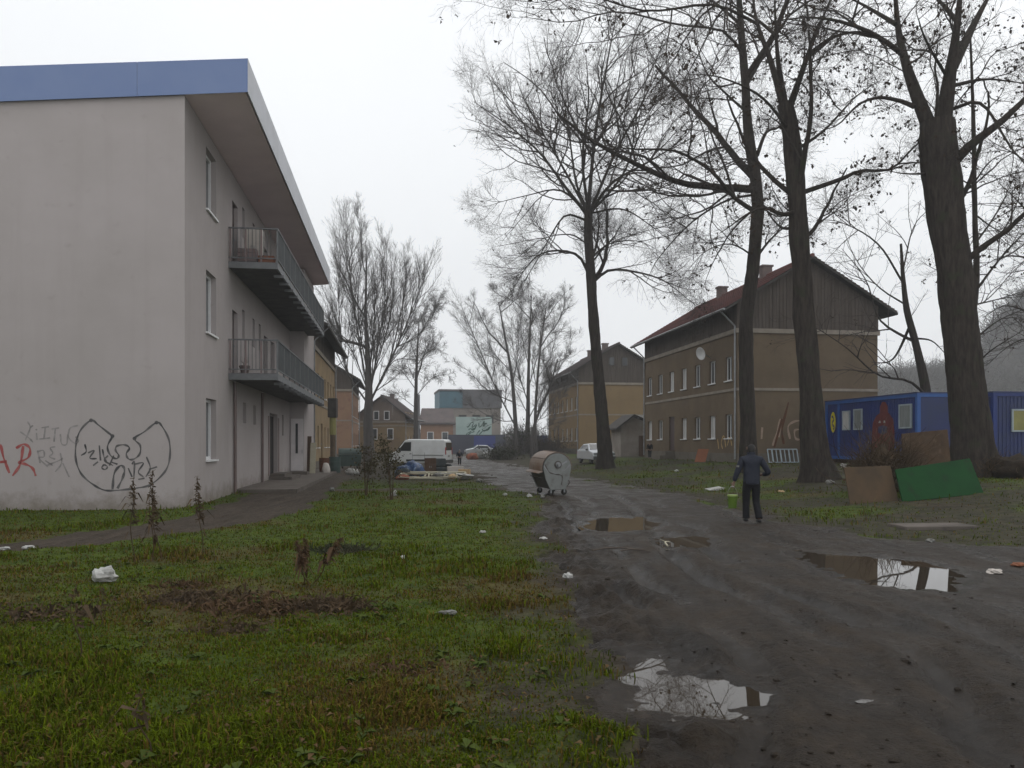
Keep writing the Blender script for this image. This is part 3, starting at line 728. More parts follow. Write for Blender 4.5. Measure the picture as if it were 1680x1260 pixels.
# things on the upper balcony
def boxthing(name, label, cat, loc, size, m, rz=ROT, group=None, bevel=.01, lid=None):
    o = MB().box(-size[0] / 2, size[0] / 2, -size[1] / 2, size[1] / 2, 0, size[2]).build(name, M[m], bevel=bevel)
    o.location = loc; o.rotation_euler.z = rz; tag(o, label, cat, group); return o
t = thing('crate', 'brown wooden crate on the upper balcony behind the end railing', 'crate', local(.55, 6.0, LV[2] + .002), ROT)
MB().box(-.28, .28, -.2, .2, 0, .04).build('base', M['rail_rust'], t)
for k_ in range(3):
    z = .05 + k_ * .15
    MB().box(-.28, .28, -.225, -.2, z, z + .13).build('slat', M['rail_rust'], t); MB().box(-.28, .28, .2, .225, z, z + .13).build('slat', M['rail_rust'], t)
    MB().box(-.305, -.282, -.2, .2, z, z + .13).build('slat', M['rail_rust'], t); MB().box(.282, .305, -.2, .2, z, z + .13).build('slat', M['rail_rust'], t)
t = thing('cupboard', 'pale white cupboard standing on the upper balcony by the railing', 'cupboard', local(.62, 6.75, LV[2] + .002), ROT)
MB().box(-.3, .3, -.25, .25, 0, 1.35).build('body', M['card_pale'], t, bevel=.01)
for sx in (-1, 1):
    d_ = MB().box(.01 if sx > 0 else -.29, .29 if sx > 0 else -.01, -.27, -.252, .05, 1.3).build('door', M['card_pale'], t)
    MB().box(sx * .05 - .01, sx * .05 + .01, -.29, -.271, .6, .75).build('handle', M['zinc'], d_)
t = thing('crate', 'reddish low crate on the upper balcony beside the outer railing', 'crate', local(1.15, 6.1, LV[2] + .002), ROT)
MB().box(-.24, .24, -.2, .2, 0, .03).build('base', M['terracotta'], t)
for k_ in range(2):
    z = .04 + k_ * .13
    for sx in (-1, 1):
        MB().box(-.24, .24, sx * .21 - .01, sx * .21 + .01, z, z + .11).build('slat', M['terracotta'], t); MB().box(sx * .25 - .009, sx * .25 + .009, -.2, .2, z, z + .11).build('slat', M['terracotta'], t)
t = thing('flower_pot', 'dark pot with dead plant on the lower balcony', 'plant pot', local(.45, 5.95, LV[1] + .002), ROT)
MB().lathe([(.12, 0), (.17, .22), (.185, .22), (.185, .27), (.16, .27), (.15, .2)], 14).build('pot', M['pipe_brown'], t)
mb = MB()
for k_ in range(14):
    a = k_ * 2.4; mb.tube([(0, 0, .2), (.05 * math.cos(a), .05 * math.sin(a), .35), (.14 * math.cos(a), .14 * math.sin(a), .42 + .05 * (k_ % 4))], [.006, .004, .002], 4)
mb.build('stem', M['weed_dead'], t, kind='stuff')

# ------------------------------------------------------------------ ochre workers' houses (one model, own colours)
HL, HW = 18.1, 8.95
def tile_slope(mb, y0, y1, xa, za, xb, zb, rows, cols):
    "overlapping tile courses from the ridge (xa,za) to the eave (xb,zb), stepped rows and waved columns"
    i0 = len(mb.v); n = cols * 2 + 1
    nv = Vector((zb - za, 0, xa - xb)).normalized()
    if nv.z < 0: nv = -nv
    for r_ in range(rows):
        for e, lift in ((r_ / rows, .0), ((r_ + 1) / rows, .055)):
            for c in range(n):
                y = y0 + (y1 - y0) * c / (n - 1); wv = .02 * (c % 2)
                x = xa + (xb - xa) * e; z = za + (zb - za) * e
                mb.v.append((x + nv.x * (lift + wv), y, z + nv.z * (lift + wv)))
    for q in range(rows * 2 - 1):
        for c in range(n - 1):
            a = i0 + q * n + c; mb.f.append((a, a + 1, a + n + 1, a + n))
def house(label, loc, rz, wall, roofm, L_=HL, W_=HW, eave=9.05, apex=12.3, cornice=7.9, nwin=7, door_at=4, front=True, gable_win=True, chimneys=(5.7, 13.1), pane2='curtain', gable_mat='wood_grey', seed=0, group='ochre two storey houses', lower_tint=None):
    rn = random.Random(seed)
    H = thing('house', label, 'house', loc, rz, group)
    sp = L_ / nwin; wins, dr = [], None
    for fl, zb in ((0, 1.45), (1, 4.95)):
        for i in range(nwin):
            c = sp * (i + .5)
            if fl == 0 and i == door_at: dr = (c - .6, c + .6, .62, 3.1); continue
            wins.append((c - .5, c + .5, zb, zb + 1.45))
    mb = MB()
    # facade at x=0 faces -X; a runs along +Y
    mb.wall((0, 0, 0), (0, 1, 0), (-1, 0, 0), L_, cornice, wins + ([dr] if dr else []), rev=.2, z0=.55)
    mb.poly([(0, 0, .55), (W_, 0, .55), (W_, 0, cornice), (0, 0, cornice)])
    mb.poly([(W_, L_, .55), (0, L_, .55), (0, L_, cornice), (W_, L_, cornice)])
    mb.poly([(W_, 0, .55), (W_, L_, .55), (W_, L_, cornice), (W_, 0, cornice)])
    mb.build('wall', M[wall], H)
    MB().box(-.05, W_ + .05, -.05, L_ + .05, -.5, .55).build('plinth', M['plinth'], H)
    # bands
    for z0, z1, nm, pr in ((4.28, 4.44, 'string_course', .05), (cornice - .2, cornice + .06, 'cornice', .10)):
        MB().box(-pr, -.002, -pr, L_ + pr, z0, z1).box(-.002, W_ + pr, -pr, -.002, z0, z1).box(-.002, W_ + pr, L_ + .002, L_ + pr, z0, z1).box(W_ + .002, W_ + pr, -.002, L_ + .002, z0, z1).build(nm, M['band'], H)
    # timber attic: knee wall and boarded gables
    xm = W_ / 2; sl_ = (apex - eave) / (xm + 1.0)
    top = lambda x: apex - sl_ * abs(x - xm) - .12
    att = MB()
    x = 0.0; bw = .22
    while x < W_ - .01:
        x1 = min(x + bw - .02, W_); jj = rn.uniform(0, .02)
        xmid = xm if x < xm < x1 else None
        tops = [(x1, top(x1))] + ([(xm, top(xm))] if xmid else []) + [(x, top(x))]
        for yy, dy in ((-.03 - jj, .05), (L_ + .03 + jj, -.05)):
            att.prism([(x, yy, cornice + .062), (x1, yy, cornice + .062)] + [(a, yy, b) for a, b in tops], (0, dy, 0))
        x += bw
    y = 0.0
    while y < L_ - .01:
        y1 = min(y + bw - .02, L_); jj = rn.uniform(0, .02)
        for xx, s_ in ((-.03 - jj, .05), (W_ + .03 + jj, -.05)):
            att.box(min(xx, xx + s_), max(xx, xx + s_), y, y1, cornice + .062, top(0) - .0)
        y += bw
    att.build('boards', M[gable_mat], H, kind='stuff')
    MB().box(.03, W_ - .03, .03, L_ - .03, cornice - .1, top(0) - .1).build('attic_wall', M['fascia_dark'], H)
    # roof
    vg = .55
    mb = MB()
    for s_ in (-1, 1): tile_slope(mb, -vg, L_ + vg, xm, apex, xm + s_ * (xm + 1.0), eave, 22, 64)
    rf = mb.build('roof', M[roofm], H)
    mb = MB()
    for s_ in (-1, 1):
        xe = xm + s_ * (xm + 1.0)
        mb.prism([(xm, -vg + .02, apex - .16), (xe, -vg + .02, eave - .16), (xe, -vg + .02, eave - .02), (xm, -vg + .02, apex - .02)], (0, L_ + 2 * vg - .04, 0))
    mb.build('eaves', M['fascia_dark'], H)
    MB().tube([(xm, -vg, apex + .03), (xm, L_ + vg, apex + .03)], .12, 6).build('ridge_tile', M[roofm], rf)
    for cy in chimneys:
        c_ = MB().box(xm - .33, xm + .33, cy - .28, cy + .28, apex - .8, apex + .62).box(xm - .4, xm + .4, cy - .35, cy + .35, apex + .621, apex + .74).build('chimney', M['brick_chimney'], rf)
    # gutters and downpipes
    MB().tube([(-1.05, -vg, eave - .05), (-1.05, L_ + vg, eave - .05)], .07, 6).build('gutter', M['zinc'], H)
    MB().tube([(-1.0, .1, eave - .1), (-.12, .1, cornice + .2), (-.12, .1, .2)], .055, 6).build('downpipe', M['zinc'], H)
    MB().tube([(-1.0, L_ - .1, eave - .1), (-.12, L_ - .1, cornice + .2), (-.12, L_ - .1, .2)], .055, 6).build('downpipe', M['zinc'], H)
    # windows share one mesh per kind
    fr = MB(); f_ = .07
    fr.box(.12, .2, 0, f_, 0, 1.45).box(.12, .2, 1 - f_, 1, 0, 1.45).box(.12, .2, f_, 1 - f_, 0, f_).box(.12, .2, f_, 1 - f_, 1.45 - f_, 1.45).box(.12, .19, .47, .53, f_, 1.45 - f_)
    fme = fr.mesh('window'); fme.materials.append(M['white_pvc'])
    sme = MB().box(-.10, .118, -.06, 1.06, -.06, .002).mesh('sill'); sme.materials.append(M['white_pvc'])
    panes = []
    for nm in ('glass', pane2, 'glass'):
        pm = MB().box(.16, .185, f_, 1 - f_, f_, 1.45 - f_).mesh('pane'); pm.materials.append(M[nm]); panes.append(pm)
    for (a0, a1, b0, b1_) in wins:
        o = link('window', fme, H, (0, a0, b0))
        link('pane', rn.choice(panes), o); link('sill', sme, o)
    if dr:
        o = MB().box(.1, .19, dr[0], dr[1], dr[2], dr[3]).build('door', M['door_dark'], H)
        MB().box(.06, .1, dr[0] + .1, dr[0] + .14, 1.6, 1.75).build('handle', M['zinc'], o)
        MB().box(-1.2, -.06, dr[0] - .35, dr[1] + .35, -.3, .28).box(-.75, -.06, dr[0] - .2, dr[1] + .2, .281, .58).build('step', M['plinth'], H)
    if gable_win:
        for y, s_ in ((-.062, -1), (L_ + .062, 1)):
            for cx in (xm - .75, xm + .75):
                o = MB().box(cx - .32, cx + .32, y - .04 if s_ < 0 else y, y if s_ < 0 else y + .04, eave + .75, eave + 1.75).build('window', M['fascia_dark'], H)
                MB().box(cx - .25, cx + .25, y - .05 if s_ < 0 else y + .041, y - .041 if s_ < 0 else y + .05, eave + .82, eave + 1.68).build('pane', M['glass'], o)
    return H
RX, RY = 13.35, 48.0
def along(x, y, s): return (x - SU * s, y + CU * s)
H1 = house('large brown plastered house with reddish roof behind the two near trunks', (RX, RY, .58), ROT, 'ochre_dark', 'tile_red', gable_win=False, seed=1)
# satellite dish, graffiti on the near house
d_ = MB(); d_.lathe([(.02, 0), (.22, .03), (.36, .09), (.42, .15), (.41, .16), (.34, .10), (.02, .02)], 18, axis='x')
o = d_.build('satellite_dish', M['white_pvc'], H1, smooth=True); o.location = (-.65, 3.9, 6.9); o.rotation_euler = (0, R(15), R(200))
MB().tube([(-.6, 3.9, 6.9), (-.1, 3.9, 6.6)], .03, 6).build('dish_arm', M['zinc'], H1)
hg = lambda a, z: (a, z)
mb = MB()
for s_ in ([(.9, 1.3), (.9, 2.0), (1.1, 2.1)], [(1.5, 1.4), (1.55, 2.1)], [(2.2, 1.0), (2.5, 1.9), (2.7, 2.6), (2.6, 1.5)], [(3.3, 1.4), (3.2, 2.2), (3.9, 2.5), (4.4, 2.1), (4.2, 1.5), (3.7, 1.4), (3.6, 1.9), (4.0, 2.0)], [(5.0, 1.2), (5.2, 2.1)]):
    stroke(mb, s_, .11, y=-.006, conv=hg)
mb.build('graffiti', M['spray_pale'], H1, 'pale and rusty graffiti swirls on the gable wall')
mb = MB()
for s_ in ([(2.9, 1.1), (2.8, 2.0), (3.2, 3.6)], [(2.3, .9), (2.8, 2.6)]): stroke(mb, s_, .12, y=-.0075, conv=hg)
mb.build('graffiti', M['rust'], H1, 'rust brown streaks on the gable wall')
mb = MB()
for s_ in ([(.8, 1.0), (1.1, 1.5), (1.5, 1.0)], [(1.7, .9), (2.0, 1.6), (2.4, 1.2), (2.2, .8)], [(2.8, .8), (3.0, 1.4)]): stroke(mb, s_, .1, y=0, conv=hg)
mb.v = [(-.006, a, z) for a, _, z in mb.v]
mb.build('graffiti', M['spray_ochre'], H1, 'ochre scrawl low on the street side')
x, y = along(RX, RY, 42.4)
H2 = house('ochre house farther up the track behind the curved trunk', (x, y, .58), ROT, 'ochre', 'tile_dark', seed=2)
# left row: rotate half a turn, so the origin is the far street corner
lx, ly = -12.4, 50.3
x, y = along(lx, ly, HL); H3 = house('ochre house directly behind the block of flats', (x, y, 0), ROT + math.pi, 'ochre_light', 'tile_dark', seed=3, gable_win=False)
x, y = along(lx, ly, 43.0 + HL); H4 = house('reddish ochre house half hidden behind the first left house', (x, y, 0), ROT + math.pi, 'ochre_red', 'tile_dark', seed=4, gable_win=False)
x, y = along(lx, ly, 86.0 + HL)
H5 = house('small far house with its gable facing the camera left of the van', (-14.9, 116 + 12, -.1), R(178), 'ochre', 'tile_dark', L_=12, W_=6.6, eave=5.4, apex=8.7, cornice=5.0, nwin=4, door_at=1, seed=5, chimneys=(4,), gable_win=False, gable_mat='gable_plaster', group='far houses')
# its two gable windows (gable at local y = L)
for cx in (2.1, 4.4):
    o = MB().box(cx - .45, cx + .45, 12.003, 12.06, 4.5 - 2.1, 4.0).build('window', M['white_pvc'], H5)
    MB().box(cx - .35, cx + .35, 12.061, 12.07, 2.5, 3.9).build('pane', M['glass'], o)
for cx in (2.6, 4.1):
    o = MB().box(cx - .4, cx + .4, 12.085, 12.14, 5.2, 6.5).build('window', M['white_pvc'], H5)
    MB().box(cx - .3, cx + .3, 12.141, 12.15, 5.3, 6.4).build('pane', M['glass'], o)

# ------------------------------------------------------------------ far buildings
p0 = at(722, 728, 165); t = thing('factory_building', 'dark flat roofed factory building with teal upper storey', 'factory', (p0[0], 165, 0), R(10))
MB().box(0, 12.5, 0, 12, -1, 9.0).build('wall', M['beige_far'], t)
MB().box(-.15, 12.6, -.15, 12, 9.003, 12.4).build('upper_storey', M['teal_panel'], t)
MB().box(4.6, 12.7, -.3, -.16, 9.0, 12.45).build('cladding', M['grey_far'], t)
MB().box(-.3, 12.8, -.35, 12.2, 12.46, 12.8).build('roof', M['grey_far'], t)
for k_ in range(4):
    o = MB().box(1 + k_ * 2.8, 2.6 + k_ * 2.8, -.08, -.003, 6.0, 7.6).build('window', M['fascia_dark'], t); MB().box(1.1 + k_ * 2.8, 2.5 + k_ * 2.8, -.1, -.081, 6.1, 7.5).build('pane', M['glass'], o)
p0 = at(690, 728, 150); t = thing('far_house', 'low far house with brown roof right of the far gable', 'house', (p0[0], 150, 0), R(6))
MB().box(0, 6.0, 0, 9, -1, 5.6).build('wall', M['ochre_red'], t)
MB().prism([(-.4, -.4, 5.6), (6.4, -.4, 5.6), (6.0, 3, 8.4), (.2, 3, 8.4)], (0, .3, 0)).prism([(-.5, -.5, 5.3), (6.5, -.5, 5.3), (6.5, -.5, 5.6), (-.5, -.5, 5.6)], (0, 9, 0)).build('roof', M['tile_dark'], t)
for k_ in (1.2, 3.9):
    o = MB().box(k_, k_ + 1.2, -.06, -.003, 2.2, 3.9).build('window', M['white_pvc'], t); MB().box(k_ + .12, k_ + 1.08, -.07, -.061, 2.3, 3.8).build('pane', M['glass'], o)
p0 = at(735, 728, 135); t = thing('perimeter_wall', 'far grey navy wall with a pale painted mural', 'wall', (p0[0], 135, 0), R(4))
MB().box(0, 9.6, 0, .3, -1, 3.2).build('wall', M['wall_navy'], t)
MB().box(1.3, 7.3, .31, .45, 2.9, 6.2).build('mural_board', M['mural_pale'], t)
mb = MB(); sw = lambda a, z: (a, z)
rn = random.Random(3)
for k_ in range(9):
    c_ = (rn.uniform(3.6, 6.4), rn.uniform(3.4, 5.1)); r1, r2, p_ = rn.uniform(.3, .8), rn.uniform(.25, .6), rn.uniform(0, 6)
    stroke(mb, [(c_[0] + r1 * math.cos(p_ + a_ * 1.1), c_[1] + r2 * math.sin(1.7 * a_ + p_)) for a_ in range(5)], .13, y=.30, conv=sw)
mb.build('mural', M['mural_green'], t, 'dark green graffiti on the pale board')
MB().box(4.3, 7.9, -.05, -.003, .9, 3.0).build('panel', M['panel_blue'], t)
p0 = at(686, 728, 140); tag(MB().tube([(0, 0, -.5), (0, 0, 10.2)], [.36, .3], 10).build('factory_chimney', M['grey_far']), 'thin grey chimney pipe beside the far slim tree', 'chimney').location = (p0[0], 140, 0)
p0 = at(862, 728, 118); t = thing('shipping_container', 'far dark blue container behind the bushy trees', 'container', (p0[0], 118, .2), R(3))
MB().box(0, 6, 0, 2.4, .1, 2.7).build('body', M['container_dark'], t); 
rb = MB()
for k_ in range(20): rb.box(.1 + k_ * .295, .24 + k_ * .295, -.05, -.003, .2, 2.6)
rb.build('rib', M['container_dark'], t, kind='stuff')
for k_ in (1.2, 3.6):
    o = MB().box(k_, k_ + 1, -.09, -.06, 1.2, 2.1).build('window', M['grey_far'], t)

# shed beside the large house
p0 = at(1030, 728, 70)
t = thing('shed', 'small plastered shed with sloping dark roof left of the brown house', 'shed', (p0[0] - .6, 70, .4), ROT)
MB().box(0, 2.6, 0, 3.2, -.5, 3.0).build('wall', M['shed_wall'], t)
MB().prism([(-.5, -.4, 2.5), (1.1, -.4, 3.7), (1.1, -.4, 3.85), (-.5, -.4, 2.65)], (0, 4, 0)).prism([(1.1, -.4, 3.7), (3.0, -.4, 2.9), (3.0, -.4, 3.05), (1.1, -.4, 3.85)], (0, 4, 0)).build('roof', M['fascia_dark'], t)
MB().prism([(0, -.003, 3.0), (2.6, -.003, 3.0), (1.1, -.003, 3.65)], (0, .1, 0)).build('gable', M['shed_wall'], t)
MB().box(1.6, 2.4, -.06, -.003, 0, 2.0).build('door', M['wood_brown'], t)
MB().box(1.5, 2.0, -.3, .2, 3.5, 3.75).build('vent', M['white_pvc'], t)

# ------------------------------------------------------------------ hills behind the containers
HRX, HRZ = [-200, 40, 100, 124, 136, 165, 180, 196, 230, 300, 460], [0, 0, 12, 19, 25, 28, 44, 60, 76, 96, 115]
def hill_z(x, y):
    f = np.maximum(y, 300) / 300; r_ = np.interp(x / f, HRX, HRZ) * f
    return -2 + r_ * sstep(140, 325, y + (fbm(x, y, .01, 3, 201) - .5) * 70) * (.93 + .14 * fbm(x, y, .03, 4, 202)) + (fbm(x, y, .12, 3, 203) - .5) * 3
hx = np.linspace(40, 515, 190); hy = np.linspace(130, 660, 110)
HX, HYY = np.meshgrid(hx, hy); HZ = hill_z(HX, HYY)
n_ = len(hx); ii = (np.arange(len(hy) - 1)[:, None] * n_ + np.arange(n_ - 1)[None]).ravel()
M['hill'] = mat('hill', (.022, .019, .017), (.058, .050, .044), .06, 1.0)
o = np_obj('hills', np.stack([HX.ravel(), HYY.ravel(), HZ.ravel()], 1), np.stack([ii, ii + 1, ii + n_ + 1, ii + n_], 1), M['hill'], kind='structure', smooth=True); o['label'] = 'misty wooded hillside behind the containers'

# ------------------------------------------------------------------ trees
def tubes_np(P, Rr, n):
    B, K, _ = P.shape
    T = np.gradient(P, axis=1); T /= np.linalg.norm(T, axis=2, keepdims=True) + 1e-9
    tm = T.mean(1, keepdims=True)
    ref = np.where(np.abs(tm[..., 2:3]) < .8, np.array([[[0., 0., 1.]]]), np.array([[[1., 0., 0.]]]))
    U = np.cross(T, np.broadcast_to(ref, T.shape)); U /= np.linalg.norm(U, axis=2, keepdims=True) + 1e-9
    W = np.cross(T, U)
    a = 2 * np.pi * np.arange(n) / n
    V = P[:, :, None] + Rr[:, :, None, None] * (U[:, :, None] * np.cos(a)[None, None, :, None] + W[:, :, None] * np.sin(a)[None, None, :, None])
    base = (np.arange(B)[:, None, None] * K + np.arange(K - 1)[None, :, None]) * n
    j = np.arange(n)[None, None]; j2 = (j + 1) % n
    Fq = np.stack([base + j, base + j2, base + j2 + n, base + j + n], -1).reshape(-1, 4)
    return V.reshape(-1, 3), Fq

def join(batches):
    V, Fq, o = [], [], 0
    for v, f in batches: V.append(v); Fq.append(f + o); o += len(v)
    return np.concatenate(V), np.concatenate(Fq)

def resample(pts, rad, K):
    P = np.array(catmull(pts, 6)); s = np.concatenate([[0], np.cumsum(np.linalg.norm(np.diff(P, axis=0), axis=1))])
    t = np.linspace(0, s[-1], K)
    Q = np.stack([np.interp(t, s, P[:, i]) for i in range(3)], 1)
    return Q, np.interp(t, s, np.interp(np.linspace(0, 1, len(P)), np.linspace(0, 1, len(rad)), rad)), s[-1]

def sprout(P, Rr, Ln, n, t0, ang, lf, K, wander, up, rk, rmin, rng, lmin=.15, lmax=9, per_len=None, droop=0.0):
    "children of all parents at once"
    B, Kp, _ = P.shape
    cnt = (np.full(B, n) if per_len is None else np.maximum(1, n * Ln / per_len))
    cnt = np.floor(cnt + rng.random(B)).astype(int)
    pi = np.repeat(np.arange(B), cnt); N = len(pi)
    t = t0 + (1 - t0) * rng.random(N) ** .85
    f = t * (Kp - 1.001); i = f.astype(int); fr = (f - i)[:, None]
    p = P[pi, i] * (1 - fr) + P[pi, i + 1] * fr
    T = P[pi, i + 1] - P[pi, i]; T /= np.linalg.norm(T, axis=1, keepdims=True) + 1e-9
    q = rng.normal(size=(N, 3)); q -= T * (q * T).sum(1, keepdims=True); q /= np.linalg.norm(q, axis=1, keepdims=True) + 1e-9
    a = np.radians(ang + rng.normal(size=N) * 12)[:, None]
    D = T * np.cos(a) + q * np.sin(a)
    L_ = np.clip(lf * Ln[pi] * (1.15 - .65 * t) * rng.uniform(.65, 1.25, N), lmin, lmax)
    r0 = np.minimum(Rr[pi, i] * .72, np.maximum(L_ * rk, rmin))
    C = np.zeros((N, K, 3)); C[:, 0] = p
    for k_ in range(1, K):
        D = D + rng.normal(size=(N, 3)) * wander + np.array([0, 0, up - droop * k_ / K])
        D /= np.linalg.norm(D, axis=1, keepdims=True)
        C[:, k_] = C[:, k_ - 1] + D * (L_ / (K - 1))[:, None]
    RR = np.maximum(r0[:, None] * np.linspace(1, .3, K)[None], rmin * .6)
    return C, RR, L_

def limb3(px, d, off, rng):
    n = len(px); o = []
    for i, (x, y) in enumerate(px):
        t = i / max(1, n - 1); o.append(at(x, y, d + off * t))
    return o

def roots(p, r0, rng, n=6):
    "flared root ridges at the foot of a trunk"
    mb = MB()
    for k_ in range(n):
        a = k_ * 2 * math.pi / n + rng.uniform(-.3, .3); L_ = r0 * rng.uniform(1.5, 2.3)
        q = [(p[0] + math.cos(a) * r0 * .55, p[1] + math.sin(a) * r0 * .55, p[2] + r0 * 1.5), (p[0] + math.cos(a) * r0 * .95, p[1] + math.sin(a) * r0 * .95, p[2] + r0 * .45), (p[0] + math.cos(a) * L_, p[1] + math.sin(a) * L_, p[2] - .12)]
        mb.tube(q, [r0 * .28, r0 * .33, r0 * .16], 6)
    return mb

def bare_tree(label, d, trunk, limbs, tw, seed, spec, group=None, leaves=0, leaf=.12, extra=0, far=False, roots_n=6, bump=True, name='bare_tree', crown_mat='twig', trunk_mat='bark', lw=.74):
    """trunk: [(px,py,width_px)], limbs: [(pts, width_px, depth_offset)], spec: list of sprout levels"""
    rng = np.random.default_rng(seed)
    k = d / F
    tp = [at(x, y, d) for x, y, _ in trunk]; tr = [w_ * k / 2 for *_, w_ in trunk]
    g = G(tp[0][0], d); tp[0][2] = g - .05
    t = thing(name, label, 'tree', (tp[0][0], d, g), 0, group)
    org = np.array([tp[0][0], d, g])
    Q, RQ, LQ = resample(tp, tr, 90)
    nr = 24 if not far else 10
    V, Fq = tubes_np(Q[None], RQ[None], nr)
    if not far:
        cen = np.repeat(Q, nr, 0); dv = V - cen; th = np.arctan2(dv[:, 1], dv[:, 0])
        rb = tr[0]; hh = (V[:, 2] - g) / rb
        lobes = .5 + .5 * np.cos(5 * th + seed + .9 * np.sin(2 * th + seed)) * (.6 + .4 * np.sin(th * 3 + 2 * seed))
        flare = np.exp(-np.clip(hh, 0, 9) * 2.0) * (.0 + .30 * lobes)
        nz = (fbm(V[:, 2] * .9 + V[:, 0] * 3, V[:, 1] * 3 + V[:, 2] * .3, 1.4, 3, seed) - .5) * .34
        fur = (vnoise(th * 5.1 + 40, V[:, 2] * .9, seed) - .5) * .10                  # bark furrows
        V = cen + dv * (1 + nz + fur + flare)[:, None]
    parts = [(V, Fq)]
    LP, LR, LL = [], [], []
    bl = []
    for pts, w_, off in limbs:
        q, rq, lq = resample(limb3(pts, d, off, rng), [w_ * lw * k / 2, w_ * lw * k / 2 * .72, w_ * lw * k / 2 * .42, w_ * lw * k / 2 * .14], 14)
        q = q + np.cumsum(rng.normal(size=q.shape) * .012 * lq / 6, axis=0) * np.linspace(0, 1, 14)[:, None]
        LP.append(q); LR.append(rq); LL.append(lq)
    # a few free limbs towards and away from the viewer so that the crown has depth
    if extra:
        P0, R0 = Q[None, 38:], RQ[None, 38:]
        c, r_, l_ = sprout(P0, R0, np.array([LQ * .6]), extra, .15, 50, .75, 14, .09, .04, .022, .03, rng, lmax=10)
        for i in range(len(c)): LP.append(c[i]); LR.append(r_[i]); LL.append(l_[i])
    P, Rr, Ln = np.array(LP), np.array(LR), np.array(LL)
    big = tubes_np(P, Rr, 8)
    parts.append(big)
    v, f = join(parts)
    np_obj('trunk', v - org, f, M[trunk_mat], t, smooth=True)
    cr = []
    for i, s in enumerate(spec):
        s = dict(s); n_s = s.pop('sides', 3)
        if i == 0:      # the leader also sprouts
            s2 = dict(s); s2['n'] = s['n'] * .8
            ex = sprout(Q[None, 44:], np.maximum(RQ[None, 44:], .02), np.array([LQ * .5]), s2['n'], .1, s['ang'], s['lf'] * .6, s['K'], s['wander'], s['up'], s['rk'], s['rmin'], rng, lmax=s.get('lmax', 9))
        P, Rr, Ln = sprout(P, Rr, Ln, rng=rng, **s)
        if i == 0: P, Rr, Ln = np.concatenate([P, ex[0]]), np.concatenate([Rr, ex[1]]), np.concatenate([Ln, ex[2]])
        cr.append(tubes_np(P, Rr, n_s))
    v, f = join(cr)
    np_obj('crown', v - org, f, M[crown_mat], t)
    if leaves:
        tip = P[:, -1]; sel = rng.integers(0, len(tip), leaves // 3)
        c = np.repeat(tip[sel], 3, 0) + rng.normal(size=(len(sel) * 3, 3)) * leaf * .22
        n_ = len(c); a = rng.normal(size=(n_, 3)); a[:, 2] *= .5; a /= np.linalg.norm(a, axis=1, keepdims=True)
        b = np.cross(a, rng.normal(size=(n_, 3))); b /= np.linalg.norm(b, axis=1, keepdims=True)
        b[:, 2] -= .6; b /= np.linalg.norm(b, axis=1, keepdims=True)
        s = leaf * rng.uniform(.5, 1.1, (n_, 1))
        cup = np.cross(a, b) * s * .25
        V = np.stack([c, c + b * s * .5 + a * s * .38 + cup, c + b * s, c + b * s * .5 - a * s * .38 + cup], 1).reshape(-1, 3)
        np_obj('leaves', V - org, np.arange(n_ * 4).reshape(-1, 4), M['leaf_dry'], t, kind='stuff')
    return t

def S(n, t0, ang, lf, K, wander, up, rk, rmin, sides=3, **k): return dict(n=n, t0=t0, ang=ang, lf=lf, K=K, wander=wander, up=up, rk=rk, rmin=rmin, sides=sides, **k)
fine = lambda r: [S(9, .12, 42, .52, 9, .13, .05, .012, r * 1.6, 5, per_len=7), S(7, .12, 42, .5, 7, .15, .04, .0095, r * 1.2, 4), S(6, .08, 40, .6, 5, .15, .05, .008, r, 3, lmin=.6), S(3.0, .1, 40, .65, 4, .18, .02, .007, r * .8, 3, lmin=.45)]
leafy = lambda r: [S(8, .12, 48, .5, 9, .17, .03, .0125, r * 1.7, 5, per_len=6), S(7, .12, 48, .5, 7, .2, .0, .0095, r * 1.2, 4), S(5, .1, 46, .6, 5, .2, -.02, .008, r, 3, lmin=.5), S(2.4, .1, 46, .65, 4, .22, -.05, .007, r * .8, 3, lmin=.35)]

bare_tree('tall bare tree with a curved slim trunk right of the tipped rubbish container', 51,
    [(994, 770, 30), (989, 700, 21), (983, 630, 18.5), (975, 540, 17), (969, 450, 15.5), (965, 390, 14.5), (965, 345, 14)],
    [([(965, 350), (972, 260), (985, 170), (1000, 90), (1012, 30)], 11, 1.0), ([(966, 350), (945, 300), (932, 210), (918, 120)], 9, 3.0), ([(963, 352), (930, 310), (885, 250), (840, 212), (780, 170)], 10, -2.0),
     ([(968, 348), (1005, 300), (1060, 268), (1110, 235), (1165, 180)], 9, 2.0), ([(968, 350), (1020, 343), (1062, 366), (1108, 402)], 6, -2.0), ([(962, 362), (932, 352), (912, 372), (880, 430), (848, 482)], 7, -3.0),
     ([(966, 450), (947, 418), (905, 412), (872, 430), (836, 490)], 9, 2.0), ([(974, 462), (1000, 443), (1045, 446), (1092, 462), (1140, 500)], 9, -1.0), ([(962, 350), (920, 312), (862, 320), (790, 338)], 7, 4.0),
     ([(966, 350), (955, 260), (965, 170), (960, 90)], 9, -3.5), ([(967, 350), (1005, 260), (1050, 170), (1085, 100)], 9, -3.5), ([(965, 350), (915, 260), (865, 170), (845, 120)], 8, 4.5), ([(966, 352), (1020, 290), (1060, 200), (1110, 150)], 8, 5.0),
     ([(972, 430), (1000, 400), (1050, 395), (1100, 420)], 5, 4.0), ([(963, 400), (935, 385), (890, 392), (850, 420)], 5, 4.5)],
    1, 101, fine(.0055), lw=.62, group='big bare trees along the right of the track', leaves=500, leaf=.14, extra=4)

